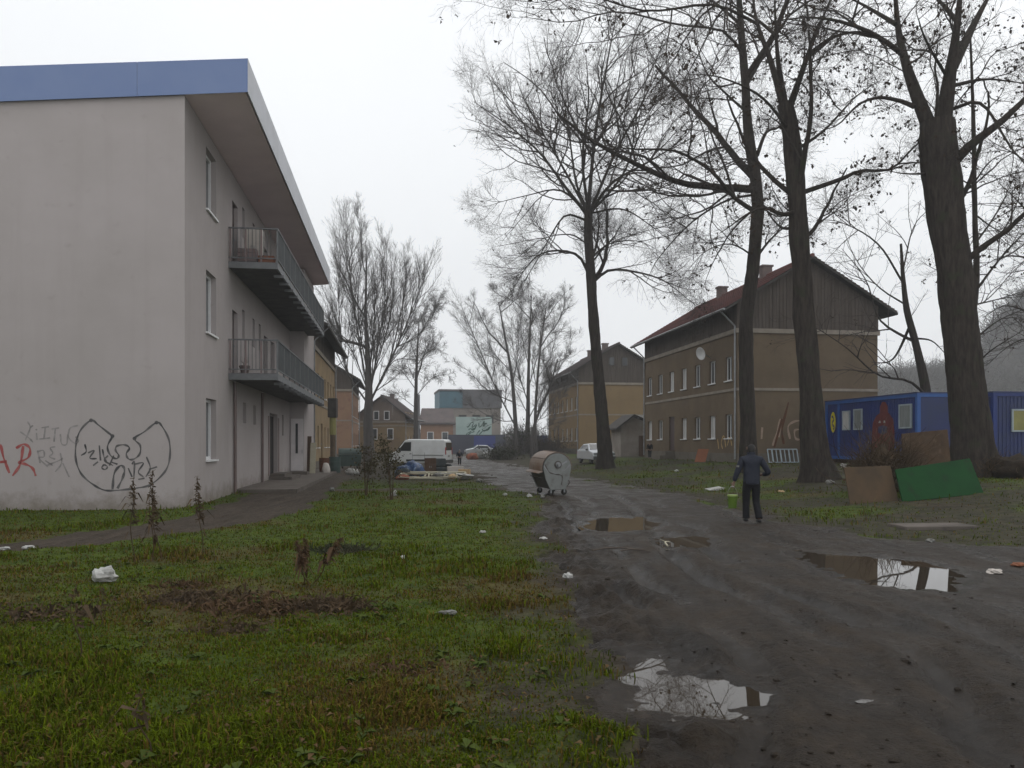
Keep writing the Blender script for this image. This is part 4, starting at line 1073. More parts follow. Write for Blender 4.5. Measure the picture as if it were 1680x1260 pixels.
bare_tree('bare tree with a straight trunk directly behind the walking man', 37,
    [(1229, 775, 32), (1227, 690, 25), (1224, 600, 23), (1225, 520, 22), (1235, 440, 21), (1243, 350, 20), (1240, 290, 18), (1228, 220, 16), (1222, 130, 13), (1214, 20, 10), (1208, -60, 7)],
    [([(1240, 348), (1202, 322), (1165, 278), (1105, 246), (1040, 242), (1000, 236)], 13, -3), ([(1226, 185), (1190, 152), (1160, 118), (1140, 50), (1130, -20)], 7, 1.5), ([(1242, 255), (1258, 216), (1284, 205), (1310, 150)], 11, 2),
     ([(1236, 430), (1262, 395), (1290, 372), (1330, 350)], 8, 2), ([(1222, 100), (1190, 52), (1110, 40), (1010, 18), (930, 34), (850, 22)], 8, -3), ([(1225, 140), (1260, 80), (1300, 20), (1340, -40)], 9, 3),
     ([(1234, 320), (1190, 330), (1130, 370), (1080, 430), (1060, 470)], 7, -1), ([(1234, 345), (1200, 380), (1170, 430), (1150, 480)], 6, 3), ([(1216, 40), (1150, -10), (1060, -40)], 9, 1), ([(1236, 420), (1200, 400), (1160, 410), (1120, 450)], 5, -4)],
    1, 102, leafy(.005), lw=.62, group='big bare trees along the right of the track', leaves=1700, leaf=.17, extra=4)

bare_tree('thick bare tree with a knobbly trunk in front of the gable of the brown house', 30,
    [(1345, 800, 62), (1336, 740, 45), (1330, 640, 36), (1320, 520, 33), (1314, 420, 31), (1310, 370, 31), (1304, 280, 29), (1294, 200, 27), (1287, 170, 25)],
    [([(1288, 185), (1266, 105), (1240, 30), (1228, -60)], 20, 1.5), ([(1290, 185), (1276, 90), (1270, -20)], 18, -1.5), ([(1294, 180), (1330, 82), (1372, -20)], 18, 1.0), ([(1316, 316), (1380, 294), (1412, 280), (1462, 277), (1500, 240), (1530, 215)], 12, -1),
     ([(1312, 345), (1285, 352), (1255, 340), (1225, 350), (1180, 380)], 13, -2), ([(1308, 372), (1280, 372), (1245, 330)], 10, 2), ([(1244, 40), (1170, 8), (1060, 20), (960, -2), (870, 12)], 8, -4), ([(1276, 60), (1230, 25), (1150, -15)], 10, 3),
     ([(1325, 90), (1370, 60), (1430, 55), (1470, 100)], 10, 2), ([(1300, 250), (1350, 215), (1400, 160), (1440, 130)], 9, 3), ([(1296, 215), (1250, 160), (1190, 130), (1130, 120)], 8, -4)],
    1, 103, leafy(.0046), lw=.68, group='big bare trees along the right of the track', leaves=2200, leaf=.155, extra=4, roots_n=8)
tt = bare_tree('thickest dark tree with a forked trunk behind the green board', 28,
    [(1601, 786, 76), (1593, 720, 63), (1586, 640, 57), (1576, 540, 55), (1568, 450, 53), (1554, 370, 54), (1546, 290, 56), (1540, 235, 60), (1538, 200, 54)],
    [([(1532, 225), (1505, 160), (1485, 100), (1470, 30), (1462, -60)], 34, 1.0), ([(1544, 220), (1556, 140), (1568, 60), (1580, -60)], 42, -.8), ([(1562, 110), (1598, 40), (1640, -40)], 26, 2), ([(1560, 272), (1592, 238), (1645, 196), (1700, 140), (1740, 90)], 25, -1.5),
     ([(1500, 175), (1475, 165), (1440, 160), (1408, 172), (1375, 205), (1345, 215)], 11, 1.5), ([(1520, 285), (1480, 285), (1440, 278)], 5, -1), ([(1566, 140), (1620, 130), (1700, 140)], 9, 2), ([(1482, 90), (1440, 60), (1390, 40), (1330, 30), (1270, 38)], 12, -3),
     ([(1470, 40), (1420, 10), (1360, -20)], 11, 3), ([(1574, 40), (1540, 0), (1500, -40)], 12, 3), ([(1560, 180), (1610, 170), (1660, 240), (1700, 280)], 9, -3), ([(1556, 130), (1520, 70), (1500, 20)], 8, -4)],
    1, 104, leafy(.0042), group='big bare trees along the right of the track', leaves=2200, leaf=.145, extra=3, roots_n=9)

bare_tree('thin young tree with arching twigs rising behind the blue container', 43,
    [(1530, 700, 17), (1518, 640, 15), (1504, 570, 12), (1488, 510, 10), (1482, 460, 7), (1478, 400, 4)],
    [([(1521, 650), (1490, 625), (1440, 615), (1390, 570), (1330, 530)], 7, -2), ([(1500, 560), (1470, 545), (1440, 520), (1420, 460), (1380, 410)], 7, 1), ([(1500, 555), (1530, 560), (1560, 590)], 5, -1), ([(1495, 530), (1465, 590), (1430, 595)], 7, 2), ([(1482, 465), (1440, 400), (1380, 365), (1330, 360)], 5, -1), ([(1480, 450), (1500, 370), (1540, 330)], 4, 2), ([(1486, 500), (1440, 470), (1400, 420), (1370, 340)], 4, 2)],
    1, 105, [S(5, .2, 45, .5, 7, .12, .0, .01, .010, 4, per_len=4), S(4, .1, 40, .55, 6, .14, -.01, .01, .008, 3), S(3, .1, 40, .6, 4, .15, 0, .01, .007, 3)], leaves=60, leaf=.16, roots_n=0)
bare_tree('slender stem rising close behind the thickest tree', 33,
    [(1606, 775, 16), (1590, 640, 14), (1594, 540, 12), (1602, 450, 10), (1599, 340, 8), (1597, 200, 6), (1592, 60, 3)],
    [([(1599, 480), (1640, 425), (1690, 372), (1740, 330)], 6, 1), ([(1594, 560), (1640, 525), (1700, 500)], 5, 2), ([(1592, 610), (1625, 575), (1690, 535)], 5, -2), ([(1600, 400), (1640, 340), (1680, 250)], 5, 2), ([(1598, 300), (1630, 260), (1690, 240)], 4, -2), ([(1600, 500), (1640, 490), (1700, 470)], 4, 3), ([(1597, 350), (1640, 380), (1700, 400)], 4, 2)],
    1, 106, [S(6, .1, 45, .5, 7, .15, .0, .01, .009, 4, per_len=3), S(5, .1, 45, .5, 6, .17, 0, .01, .007, 3), S(4, .1, 42, .55, 4, .18, 0, .01, .006, 3)], leaves=200, leaf=.12, roots_n=0)
bare_tree('bare tree reaching its boughs into the frame from the far right', 46,
    [(1760, 720, 26), (1765, 600, 22), (1770, 450, 18), (1765, 300, 12), (1760, 150, 6)],
    [([(1766, 560), (1700, 520), (1650, 500), (1610, 520)], 7, 1), ([(1768, 480), (1700, 430), (1650, 420), (1605, 440)], 7, 2), ([(1768, 430), (1690, 350), (1640, 300)], 7, -2), ([(1768, 620), (1700, 560), (1660, 565), (1620, 600)], 6, 2), ([(1766, 350), (1690, 270), (1620, 230)], 6, 3)],
    1, 107, [S(8, .1, 45, .5, 7, .15, .0, .01, .010, 4, per_len=4), S(6, .1, 45, .5, 6, .17, 0, .01, .008, 3), S(4, .1, 42, .55, 4, .18, 0, .01, .007, 3)], leaves=300, leaf=.12, roots_n=0)

ff = lambda r, a=30, up=.06, lf=.42: [S(14, .08, a, lf, 8, .1, up, .009, r * 1.3, 4, per_len=6), S(8, .1, a, .5, 6, .12, up, .009, r * 1.05, 3), S(5, .08, a + 5, .55, 4, .14, up * .6, .01, r, 3, lmin=.5)]
GM = 'bare trees far up the street'
bare_tree('tall many stemmed poplar like tree behind the first left ochre house', 76,
    [(606, 772, 20), (604, 700, 15), (605, 650, 13), (604, 600, 9), (600, 520, 4.5), (601, 440, 2.5), (600, 395, 1)],
    [([(605, 655), (590, 560), (578, 470), (570, 385)], 9, 1), ([(602, 660), (566, 600), (555, 500), (557, 415)], 8, 2), ([(607, 645), (620, 570), (632, 480), (630, 405)], 9, -1), ([(607, 660), (638, 598), (662, 548), (690, 480), (706, 440)], 10, -2), ([(638, 598), (652, 540), (664, 480), (668, 425)], 7, 0), ([(650, 570), (688, 548), (715, 505)], 6, 2), ([(604, 620), (588, 520), (590, 430)], 7, -2), ([(606, 620), (614, 520), (616, 430)], 7, 3), ([(603, 640), (575, 570), (545, 540), (535, 480)], 6, -2), ([(625, 620), (650, 590), (690, 590), (712, 570)], 5, 2), ([(606, 640), (640, 520), (650, 440)], 6, 4)],
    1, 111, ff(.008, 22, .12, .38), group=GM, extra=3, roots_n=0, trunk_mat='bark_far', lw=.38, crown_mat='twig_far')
bare_tree('slim bare tree between the small far house and the van', 96,
    [(683, 757, 9), (682, 680, 7), (683, 620, 5), (685, 570, 3), (688, 520, 1)],
    [([(683, 640), (660, 610), (640, 600)], 4, 1), ([(683, 600), (705, 575), (728, 570)], 4, -1), ([(684, 590), (668, 550), (655, 530)], 4, 1), ([(683, 650), (710, 620), (735, 615)], 4, 2), ([(683, 670), (655, 650), (640, 655)], 3, -2), ([(685, 560), (700, 530), (712, 515)], 3, 1), ([(683, 630), (670, 600), (668, 580)], 3, -2)],
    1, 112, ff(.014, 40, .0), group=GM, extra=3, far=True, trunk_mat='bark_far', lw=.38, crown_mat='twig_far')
for i, (lb, d, tr_, lm) in enumerate((
    ('bushy bare tree with a left leaning crown in the middle of the far trees', 98, [(848, 762, 9.5), (846, 700, 7.5), (840, 620, 5.4), (828, 550, 3.4), (818, 495, 1.4)], [([(846, 700), (815, 640), (790, 580), (765, 520), (757, 500)], 7, 1), ([(843, 660), (800, 640), (770, 610), (750, 600)], 5, -1), ([(838, 610), (805, 570), (795, 520)], 4, 2), ([(840, 640), (850, 570), (848, 510)], 5, 1), ([(846, 690), (820, 690), (780, 670), (755, 650)], 4, 2)]),
    ('upright bare tree at the centre of the far trees', 104, [(864, 760, 9.5), (866, 690, 7.5), (867, 620, 5.4), (869, 550, 3.4), (872, 485, 1.4)], [([(866, 660), (845, 590), (838, 520)], 5, 1), ([(866, 640), (885, 570), (890, 500)], 5, -1), ([(867, 600), (855, 540), (858, 490)], 4, 2), ([(866, 690), (890, 640), (905, 580)], 5, 2), ([(866, 680), (840, 630), (820, 610)], 4, -2)]),
    ('slim bare tree on the right of the far trees', 90, [(880, 765, 6.8), (878, 690, 5.4), (882, 620, 4.1), (888, 560, 2.7), (896, 505, 1.4)], [([(879, 680), (905, 630), (925, 590), (935, 560)], 4, 1), ([(881, 640), (870, 580), (865, 530)], 4, -1), ([(883, 620), (905, 580), (915, 530)], 4, 2), ([(879, 690), (900, 680), (930, 640)], 3, -2)]),
    ('thin bare sapling beside the second ochre house', 84, [(872, 772, 6), (876, 700, 5), (900, 640, 3), (915, 590, 2)], [([(876, 700), (905, 660), (940, 620)], 3, 1), ([(880, 690), (890, 640), (905, 610)], 3, -1), ([(875, 715), (895, 700), (925, 690)], 3, 2)]))):
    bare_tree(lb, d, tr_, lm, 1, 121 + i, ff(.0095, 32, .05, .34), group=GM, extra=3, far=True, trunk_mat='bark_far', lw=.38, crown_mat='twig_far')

# distant wood, shrubs
def tufts(name, label, pts, h, wdt, n, m, seed, thick=.02, kind='stuff', cat=None):
    "many thin upright twigs sprouting from each point"
    rng = np.random.default_rng(seed); pts = np.asarray(pts, float); B = len(pts)
    b = np.repeat(pts, n, 0); N = len(b)
    hh = np.repeat(np.broadcast_to(h, (B,)) * rng.uniform(.7, 1.2, B), n); ww = np.repeat(np.broadcast_to(wdt, (B,)), n)
    u = rng.random(N)
    s0 = b.copy(); s0[:, 2] += hh * .12 * u + hh * .5 * rng.random(N) * u
    dirn = rng.normal(size=(N, 3)) * np.array([1, 1, .5]); dirn[:, 2] = np.abs(dirn[:, 2]) + .6; dirn /= np.linalg.norm(dirn, axis=1, keepdims=True)
    s0[:, :2] += rng.normal(size=(N, 2)) * ww[:, None] * .28
    K = 4; P = np.zeros((N, K, 3)); P[:, 0] = s0
    for k_ in range(1, K):
        dirn = dirn + rng.normal(size=(N, 3)) * .25; dirn /= np.linalg.norm(dirn, axis=1, keepdims=True)
        P[:, k_] = P[:, k_ - 1] + dirn * (hh * .17 * rng.uniform(.6, 1.4, N))[:, None]
    V, Fq = tubes_np(P, np.broadcast_to(thick * np.linspace(1, .35, K), (N, K)).copy(), 3)
    o = np_obj(name, V, Fq, M[m], kind=kind, label=label)
    return o
M['wood_far'] = mat('wood_far', (.050, .043, .038), (.075, .066, .058), .3, 1.0)
pts = []
hxx, hyy = RNG.uniform(60, 420, 2600), RNG.uniform(160, 420, 2600)
hzz = hill_z(hxx, hyy) - .3; ok_ = (hzz > 1) & (hxx / hyy < .85)
pts = np.stack([hxx, hyy, hzz], 1)[ok_]
tufts('hillside_wood', 'misty bare wood on the hillside at the right', pts, 10, 9, 24, 'wood_far', 31, .12)
pts = [(RNG.uniform(-140, 30), RNG.uniform(175, 240), -.5) for _ in range(140)]
tufts('far_wood', 'distant bare treeline at the end of the street', pts, 9, 6, 110, 'wood_far', 32, .07)
def bush(name, label, px, d, h, wd, n, m, seed, thick=.012, leaves=0, lm='ivy', ls=.08):
    x = (px - CX) / F * d; g = G(x, d)
    o = tufts('stem', None, [(0, 0, 0)], h, wd, n, m, seed, thick, kind='stuff')
    t = thing(name, label, 'shrub', (x, d, g - .03)); o.parent = t
    if leaves:
        rng = np.random.default_rng(seed + 1); c = rng.normal(size=(leaves, 3)) * np.array([wd * .33, wd * .33, h * .2]) + np.array([0, 0, h * .45]); c[:, 2] = np.abs(c[:, 2])
        a = rng.normal(size=(leaves, 3)); a /= np.linalg.norm(a, axis=1, keepdims=True); b = np.cross(a, rng.normal(size=(leaves, 3))); b /= np.linalg.norm(b, axis=1, keepdims=True); s = ls * rng.uniform(.5, 1.2, (leaves, 1))
        V = np.stack([c, c + a * s * .5 + b * s * .35, c + a * s, c + a * s * .5 - b * s * .35], 1).reshape(-1, 3)
        np_obj('leaves', V, np.arange(leaves * 4).reshape(-1, 4), M[lm], t, kind='stuff')
    return t
bush('bush', 'dark evergreen bush at the foot of the far trees', 824, 84, 1.7, 2.5, 420, 'twig', 41, .02, 1500, 'ivy', .2)
bush('bush', 'ivy clad thicket between the far trunks', 858, 100, 4.2, 3.2, 500, 'twig_far', 42, .02, 1000, 'ivy', .25)
bush('bush', 'low dark scrub beside the second ochre house', 895, 92, 2.6, 4.5, 600, 'twig', 43, .02, 800, 'leaf_dry', .2)
def shrub(label, px, d, h, spread, seed, n=7):
    x = (px - CX) / F * d; g = G(x, d); rng = np.random.default_rng(seed)
    t = thing('bush', label, 'shrub', (x, d, g - .03))
    sm_ = MB(); tips = []
    for i in range(n):
        a = rng.uniform(0, 6.28); q = np.array([math.cos(a), math.sin(a), 0]); top_ = h * rng.uniform(.65, 1.05)
        pts = [q * .05 * i / n, q * spread * .12 + [0, 0, top_ * .35], q * spread * rng.uniform(.2, .4) + [0, 0, top_ * .7], q * spread * rng.uniform(.25, .6) + [0, 0, top_]]
        P = catmull(pts, 4); sm_.tube(P, list(np.linspace(.018, .004, len(P))), 5)
        for j in range(9):
            p = P[rng.integers(len(P) // 2 - 1, len(P))]; a2 = rng.uniform(0, 6.28); l_ = rng.uniform(.15, .42)
            e = p + np.array([math.cos(a2) * l_, math.sin(a2) * l_, rng.uniform(-.08, .22)]); sm_.tube([p, (p + e) / 2 + [0, 0, .03], e], [.006, .005, .002], 4); tips += [e, (p + e) / 2]
    sm_.build('stem', M['weed_dead'], t, kind='stuff')
    tips = np.array(tips); c = tips[rng.integers(0, len(tips), 520)] + rng.normal(size=(520, 3)) * .07
    a = rng.normal(size=(520, 3)); a /= np.linalg.norm(a, axis=1, keepdims=True); b = np.cross(a, rng.normal(size=(520, 3))); b /= np.linalg.norm(b, axis=1, keepdims=True); s_ = .085 * rng.uniform(.4, 1.3, (520, 1))
    V = np.stack([c, c + a * s_ * .5 + b * s_ * .36, c + a * s_, c + a * s_ * .5 - b * s_ * .36], 1).reshape(-1, 3)
    np_obj('leaves', V, np.arange(520 * 4).reshape(-1, 4), M['shrub_leaf'], t, kind='stuff')
M['shrub_leaf'] = mat('shrub_leaf', (.040, .032, .016), (.055, .050, .022), 5, .85)
shrub('dead shrub with thin stems on the grass in front of the van', 600, 26.5, 1.75, .62, 44)
shrub('taller dead shrub just right of the other one in front of the van', 642, 24.5, 1.95, .42, 45, 6)

# ------------------------------------------------------------------ containers, boards and bed frames on the right
def container(label, loc, rz, m_body, m_frame, L_=6.0, W_=2.44, H_=2.75, side_windows=(), end_windows=(), pane_m='pane_pale'):
    t = thing('shipping_container', label, 'container', loc, rz, 'blue site containers on the right')
    t.scale = (1.3, 1.27, 1.22)   # larger than a standard 20-foot unit
    MB().box(.06, W_ - .06, .06, L_ - .06, .06, H_ - .06).build('body', M[m_body], t)
    fr = MB()
    for x in (0, W_ - .14):
        for y in (0, L_ - .14): fr.box(x, x + .14, y, y + .14, 0, H_)
    for z in (0, H_ - .14):
        fr.box(.14, W_ - .14, 0, .12, z, z + .14).box(.14, W_ - .14, L_ - .12, L_, z, z + .14).box(0, .12, .14, L_ - .14, z, z + .14).box(W_ - .12, W_, .14, L_ - .14, z, z + .14)
    fr.build('frame', M[m_frame], t)
    if m_body == 'container_blue': MB().box(.141, W_ - .141, .02, .036, .141, H_ - .141).build('end_wall', M['container_dark'], t)
    MB().box(-.02, W_ + .02, -.02, L_ + .02, H_ + .003, H_ + .05).build('roof', M['container_dark'], t)
    rb = MB(); y = .25
    while y < L_ - .3: rb.box(.04, .058, y, y + .07, .15, H_ - .15); y += .16
    x = .25
    while x < W_ - .3: rb.box(x, x + .07, .04, .058, .15, H_ - .15); x += .16
    rb.build('rib', M[m_body], t, kind='stuff')
    for (y0, y1, z0, z1, lt) in side_windows:
        o = MB().box(-.03, .03, y0, y0 + .06, z0, z1).box(-.03, .03, y1 - .06, y1, z0, z1).box(-.03, .03, y0 + .06, y1 - .06, z0, z0 + .06).box(-.03, .03, y0 + .06, y1 - .06, z1 - .06, z1).build('window', M['bed_white'], t)
        MB().box(-.012, .02, y0 + .06, y1 - .06, z0 + .06, z1 - .06).build('pane', M[lt], o)
    for (x0, x1, z0, z1, lt) in end_windows:
        o = MB().box(x0, x0 + .06, -.03, .035, z0, z1).box(x1 - .06, x1, -.03, .035, z0, z1).box(x0 + .06, x1 - .06, -.03, .035, z0, z0 + .06).box(x0 + .06, x1 - .06, -.03, .035, z1 - .06, z1).build('window', M['bed_white'], t)
        MB().box(x0 + .06, x1 - .06, -.012, .03, z0 + .06, z1 - .06).build('pane', M[lt], o)
    for y in (.3, L_ - .7): MB().box(.1, W_ - .1, y, y + .3, -.35, -.003).build('support_beam', M['wood_brown'], t)
    return t
KD = 39.7; c0 = at(1505, 728, KD)
K1 = container('bright blue site container with barred windows and a red painted figure', (c0[0], KD, .82), ROT, 'container_blue', 'container_light', L_=6.8, side_windows=((.35, 1.15, 1.35, 2.35, 'pane_pale'), (3.75, 4.4, 1.35, 2.3, 'pane_pale'), (4.7, 5.3, 1.35, 2.25, 'curtain')))
sm = lambda y, z: (y, z)
def side_patch(pts, m, parent, name, x, lbl=None):
    MB().poly([(x, y, z) for y, z in pts]).build(name, M[m], parent, lbl)
fig = [(1.55, .25), (1.5, 1.2), (1.6, 1.75), (1.85, 2.0), (1.95, 2.05), (1.98, 2.35), (2.15, 2.52), (2.35, 2.52), (2.5, 2.35), (2.5, 2.05), (2.75, 1.95), (3.0, 1.65), (3.1, 1.1), (3.15, .25)]
side_patch(fig, 'paint_red', K1, 'painted_figure', .036, 'red painted figure on the blue side wall')
side_patch([(2.0, 1.2), (2.0, 1.45), (2.3, 1.52), (2.62, 1.45), (2.62, 1.2), (2.3, 1.1)], 'container_dark', K1, 'painted_figure', .032, 'dark patch on the red figure')
for y in (2.1, 2.42): side_patch([(y, 1.62), (y + .05, 1.72), (y + .13, 1.72), (y + .18, 1.62)], 'litter_white', K1, 'painted_figure', .030, 'white eye of the red figure')
q = [(6.1 + .22 * math.cos(a), 1.75 + .5 * math.sin(a)) for a in np.linspace(0, 2 * math.pi, 17)[:-1]]
side_patch(q, 'paint_yellow', K1, 'painted_oval', -.004, 'yellow oval sprayed near the far corner')
mb = MB(); stroke(mb, [(6.2, 2.05), (6.03, 1.9), (6.16, 1.7), (6.0, 1.5), (6.08, 1.4)], .09, conv=sm); mb.v = [(-.008, a, z) for a, _, z in mb.v]; MB().box(-.006, .05, 5.62, 5.72, .12, 2.6).build('post', M['container_light'], K1); mb.build('painted_oval', M['spray_black'], K1, 'black squiggle on the yellow oval')
def along2(dx, dy): return (c0[0] + 1.3 * (CU * dx - SU * dy), KD + 1.3 * (SU * dx + CU * dy))
x, y = along2(2.56, -.75); container('darker blue container with a yellowish window at the right edge of the view', (x, y, .82), ROT, 'container_dark', 'container_blue', end_windows=((.75, 1.75, 1.2, 2.1, 'yellow_pale'),))
x, y = along2(5.1, -.6); container('third blue container beyond the right edge behind the dark one', (x, y, .82), ROT, 'container_dark', 'container_dark')

def panel(name, label, cat, corners, thick, m, group=None, strips=None):
    "leaning board given by its four corners (bl, br, tr, tl) in world space"
    c = [Vector(tuple(p)) for p in corners]; n = (c[1] - c[0]).cross(c[3] - c[0]).normalized()
    org = (c[0] + c[1]) / 2
    t = thing(name, label, cat, tuple(org), 0, group)
    q = [p - org for p in c]
    MB().prism([tuple(p) for p in q], n * thick).build('board', M[m], t, bevel=.006)
    return t, q, n
def gp(px, py, d, up=None):
    "point seen at a pixel at distance d, dropped to the ground if up is None"
    p = at(px, py, d)
    if up is None: p[2] = G(p[0], d) - .03
    return p
bl, br = gp(1480, 820, 21.6), gp(1613, 800, 22.2)
t, q, n = panel('board', 'green painted board leaning beside the thick forked trunk', 'board', [bl, br, at(1590, 753, 22.9), at(1468, 771, 22.2)], .035, 'board_green')
mb = MB()
for f in (.12, .5, .88):
    a = q[0].lerp(q[1], f); b = q[3].lerp(q[2], f); mb.tube([a + n * -.02, b + n * -.02], .025, 4)
mb.build('batten', M['board_green'], t)
for k_ in range(4):       # four wide boards, edge to edge, nailed on the face
    f0, f1 = k_ / 4 + .008, (k_ + 1) / 4 - .008
    a0_, a1_, b1_, b0_ = q[0].lerp(q[3], f0), q[1].lerp(q[2], f0), q[1].lerp(q[2], f1), q[0].lerp(q[3], f1)
    MB().prism([tuple(p - n * (.004 + .004 * (k_ % 2)) ) for p in (a0_, a1_, b1_, b0_)], -n * .014 if n.y > 0 else n * .014).build('plank', M['board_green'], t)
t, q, n = panel('board', 'stained tan board leaning left of the green board', 'board', [gp(1394, 822, 22.0), gp(1474, 820, 21.9), at(1460, 765, 22.5), at(1384, 768, 22.6)], .04, 'board_tan')
mb = MB()
for f in (.1, .9):
    a = q[0].lerp(q[1], f); b = q[3].lerp(q[2], f); mb.tube([a + n * -.02, b + n * -.02], .025, 4)
mb.build('batten', M['board_brown'], t)
t, q, n = panel('board', 'tall brown board standing behind the green board', 'board', [gp(1484, 775, 24.6), gp(1562, 772, 24.8), at(1553, 705, 25.1), at(1478, 712, 24.9)], .05, 'board_brown')
mb = MB(); a, b = q[3].lerp(q[2], .55), q[0].lerp(q[1], .55); mb.tube([a - n * .02, b - n * .02], .03, 4); mb.build('batten', M['board_tan'], t)
def lump(name, label, cat, loc, size, m, seed, sub=3, rough_=.35, group=None, parent=None, smooth=True):
    "irregular heap: noisy squashed ball sitting on the ground"
    import bmesh
    bm = bmesh.new(); bmesh.ops.create_icosphere(bm, subdivisions=sub, radius=1.0)
    for v in bm.verts:
        nx_, ny_ = v.co.x * 1.7 + v.co.z * 1.1 + seed * 3.1, v.co.y * 1.7 - v.co.z * .9 + seed
        k_ = 1 + (float(fbm(np.array([nx_]), np.array([ny_]), 1.3, 3, seed)[0]) - .5) * 2 * rough_
        c = v.co * k_; v.co = Vector((c.x * size[0] / 2, c.y * size[1] / 2, (max(c.z, -.55) + .55) / 1.55 * size[2]))
    me = bpy.data.meshes.new(name); bm.to_mesh(me); bm.free()
    me.polygons.foreach_set('use_smooth', [smooth] * len(me.polygons)); me.materials.append(M[m])
    o = bpy.data.objects.new(name, me); COL.objects.link(o); o.location = tuple(float(c) for c in loc); o.rotation_euler.z = seed
    if parent is not None: o.parent = parent; return o
    return tag(o, label, cat, group)
p = at(1452, 728, 24.5); t = thing('brush_pile', 'dark heap of brushwood between the tan board and the brown board', 'brush pile', (p[0], 24.5, G(p[0], 24.5) - .02))
o = tufts('stick', None, [(0, 0, 0)], 1.9, 1.25, 900, 'weed_dead', 51, .012, kind='stuff'); o.parent = t
lump('leaf_heap', None, None, (0, 0, 0), (1.1, .9, 1.35), 'weed_dead', 4, parent=t, rough_=.5)
p = at(1420, 728, 25.5); t = thing('scrap_heap', 'rusty scrap heap left of the dark brushwood', 'scrap heap', (p[0], 25.5, G(p[0], 25.5) - .02))
lump('heap', None, None, (0, 0, 0), (1.2, .9, .55), 'rust', 5, parent=t, rough_=.6)
mb = MB(); rn = random.Random(5)
for k_ in range(26):
    a = rn.uniform(0, 6.28); r_ = rn.uniform(.1, .5); z = rn.uniform(.1, .5); mb.tube([(r_ * math.cos(a), r_ * math.sin(a), z), (r_ * math.cos(a) + rn.uniform(-.4, .4), r_ * math.sin(a) + rn.uniform(-.3, .3), z + rn.uniform(-.1, .35))], .018, 5)
mb.build('scrap_rod', M['rust'], t)
p = at(1655, 728, 27.0); t = thing('brush_pile', 'dark brown heap of leaves and sticks right of the thickest tree', 'brush pile', (p[0], 27.0, G(p[0], 27.0) - .02))
lump('leaf_heap', None, None, (0, 0, 0), (1.9, 1.3, .75), 'leaf_mould', 14, parent=t, rough_=.5)
o = tufts('stick', None, [(0, 0, 0), (.5, .1, 0), (-.4, .1, 0)], 1.1, 1.2, 260, 'weed_dead', 53, .010, kind='stuff'); o.parent = t
# orange board against the near house
hp = lambda a, y, z: (RX + CU * a - SU * y, RY + SU * a + CU * y, z)
def wall_board(name, label, px0, px1, py0, py1, d, m):
    b0, b1_ = gp(px0, py1, d), gp(px1, py1, d); lean = .45
    return panel(name, label, 'board', [b0, b1_, at(px1 + 6, py0, d + lean), at(px0 + 6, py0, d + lean)], .04, m)
t, q, n = wall_board('board', 'terracotta coloured board leaning on the street side of the brown house', 1139, 1157, 737, 764, 50.2, 'terracotta')
a, b = q[0].lerp(q[3], .5), q[1].lerp(q[2], .5); MB().tube([a - n * .02, b - n * .02], .03, 4).build('batten', M['terracotta'], t)
for i, (a0, a1) in enumerate(((1.75, 3.6), (4.3, 6.1))):
    x, y, z = hp(a0, -.55, .42)
    t = thing('bed_frame', ('pale metal bed frame on the gable wall nearer the straight trunk', 'pale metal bed frame on the gable wall nearer the thick knobbly trunk')[i], 'bed frame', (x, y, z), ROT, 'bed frames leaning on the brown house')
    W_ = a1 - a0; MB().tube([(0, 0, 0), (0, .3, .95)], .035, 6).tube([(W_, 0, 0), (W_, .3, .95)], .035, 6).tube([(0, .3, .95), (W_, .3, .95)], .035, 6).tube([(0, .06, .18), (W_, .06, .18)], .035, 6).build('frame', M['bed_white'], t)
    for k_ in range(6):
        x = W_ * (k_ + 1) / 7; MB().tube([(x, .06, .18), (x, .29, .93)], .032 if k_ % 2 else .05, 5).build('bar', M['bed_white'], t)

# ------------------------------------------------------------------ rubbish container, tipped wheels on the track edge
bd = 26.6; bp_ = at(916, 728, bd); BZ = G(bp_[0] - .1, bd) + .0
BIN = thing('rubbish_container', 'battered grey steel rubbish container with rusty orange domed lid beside the track', 'rubbish container', (bp_[0], bd - .0, BZ - .01), R(21))
BIN.rotation_euler = (R(1.5), R(-2.5), R(18))
# local: near cheek at y=0 facing -Y; container runs along +Y (1.3 m); opening side is -X
def cheek_profile(s=1.0):
    rr, zc = .49 * s, .90
    pts = [(-.27, .20), (.27, .20), (.41, .55), (.49 * s, .90)]
    pts += [(rr * math.cos(a), zc + rr * math.sin(a)) for a in np.linspace(0, math.pi, 17)[1:-1]]
    pts += [(-.49 * s, .90), (-.42, .55)]
    return pts
for yy in (0, 1.30): MB().prism([(x, yy, z) for x, z in cheek_profile()], (0, .035, 0)).build('side_plate', M['bin_grey'], BIN, bevel=.012)
body = [(-.24, .22), (.24, .22), (.40, .60), (.46, .96), (-.46, .96), (-.40, .60)]
MB().prism([(x, .038, z) for x, z in body], (0, 1.259, 0)).build('body', M['bin_dark'], BIN)
mb = MB(); A = np.linspace(R(5), R(188), 20); ro, ri = .535, .515
for i in range(len(A) - 1):
    p_ = [(r_ * math.cos(a), .90 + r_ * math.sin(a)) for r_, a in ((ro, A[i]), (ro, A[i + 1]), (ri, A[i + 1]), (ri, A[i]))]
    mb.prism([(x, .04, z) for x, z in p_], (0, 1.255, 0))
mb.prism([(-.525, .04, .84), (-.66, .04, .78), (-.66, .04, .76), (-.50, .04, .80)], (0, 1.255, 0))
lid = mb.build('lid', M['bin_lid'], BIN)
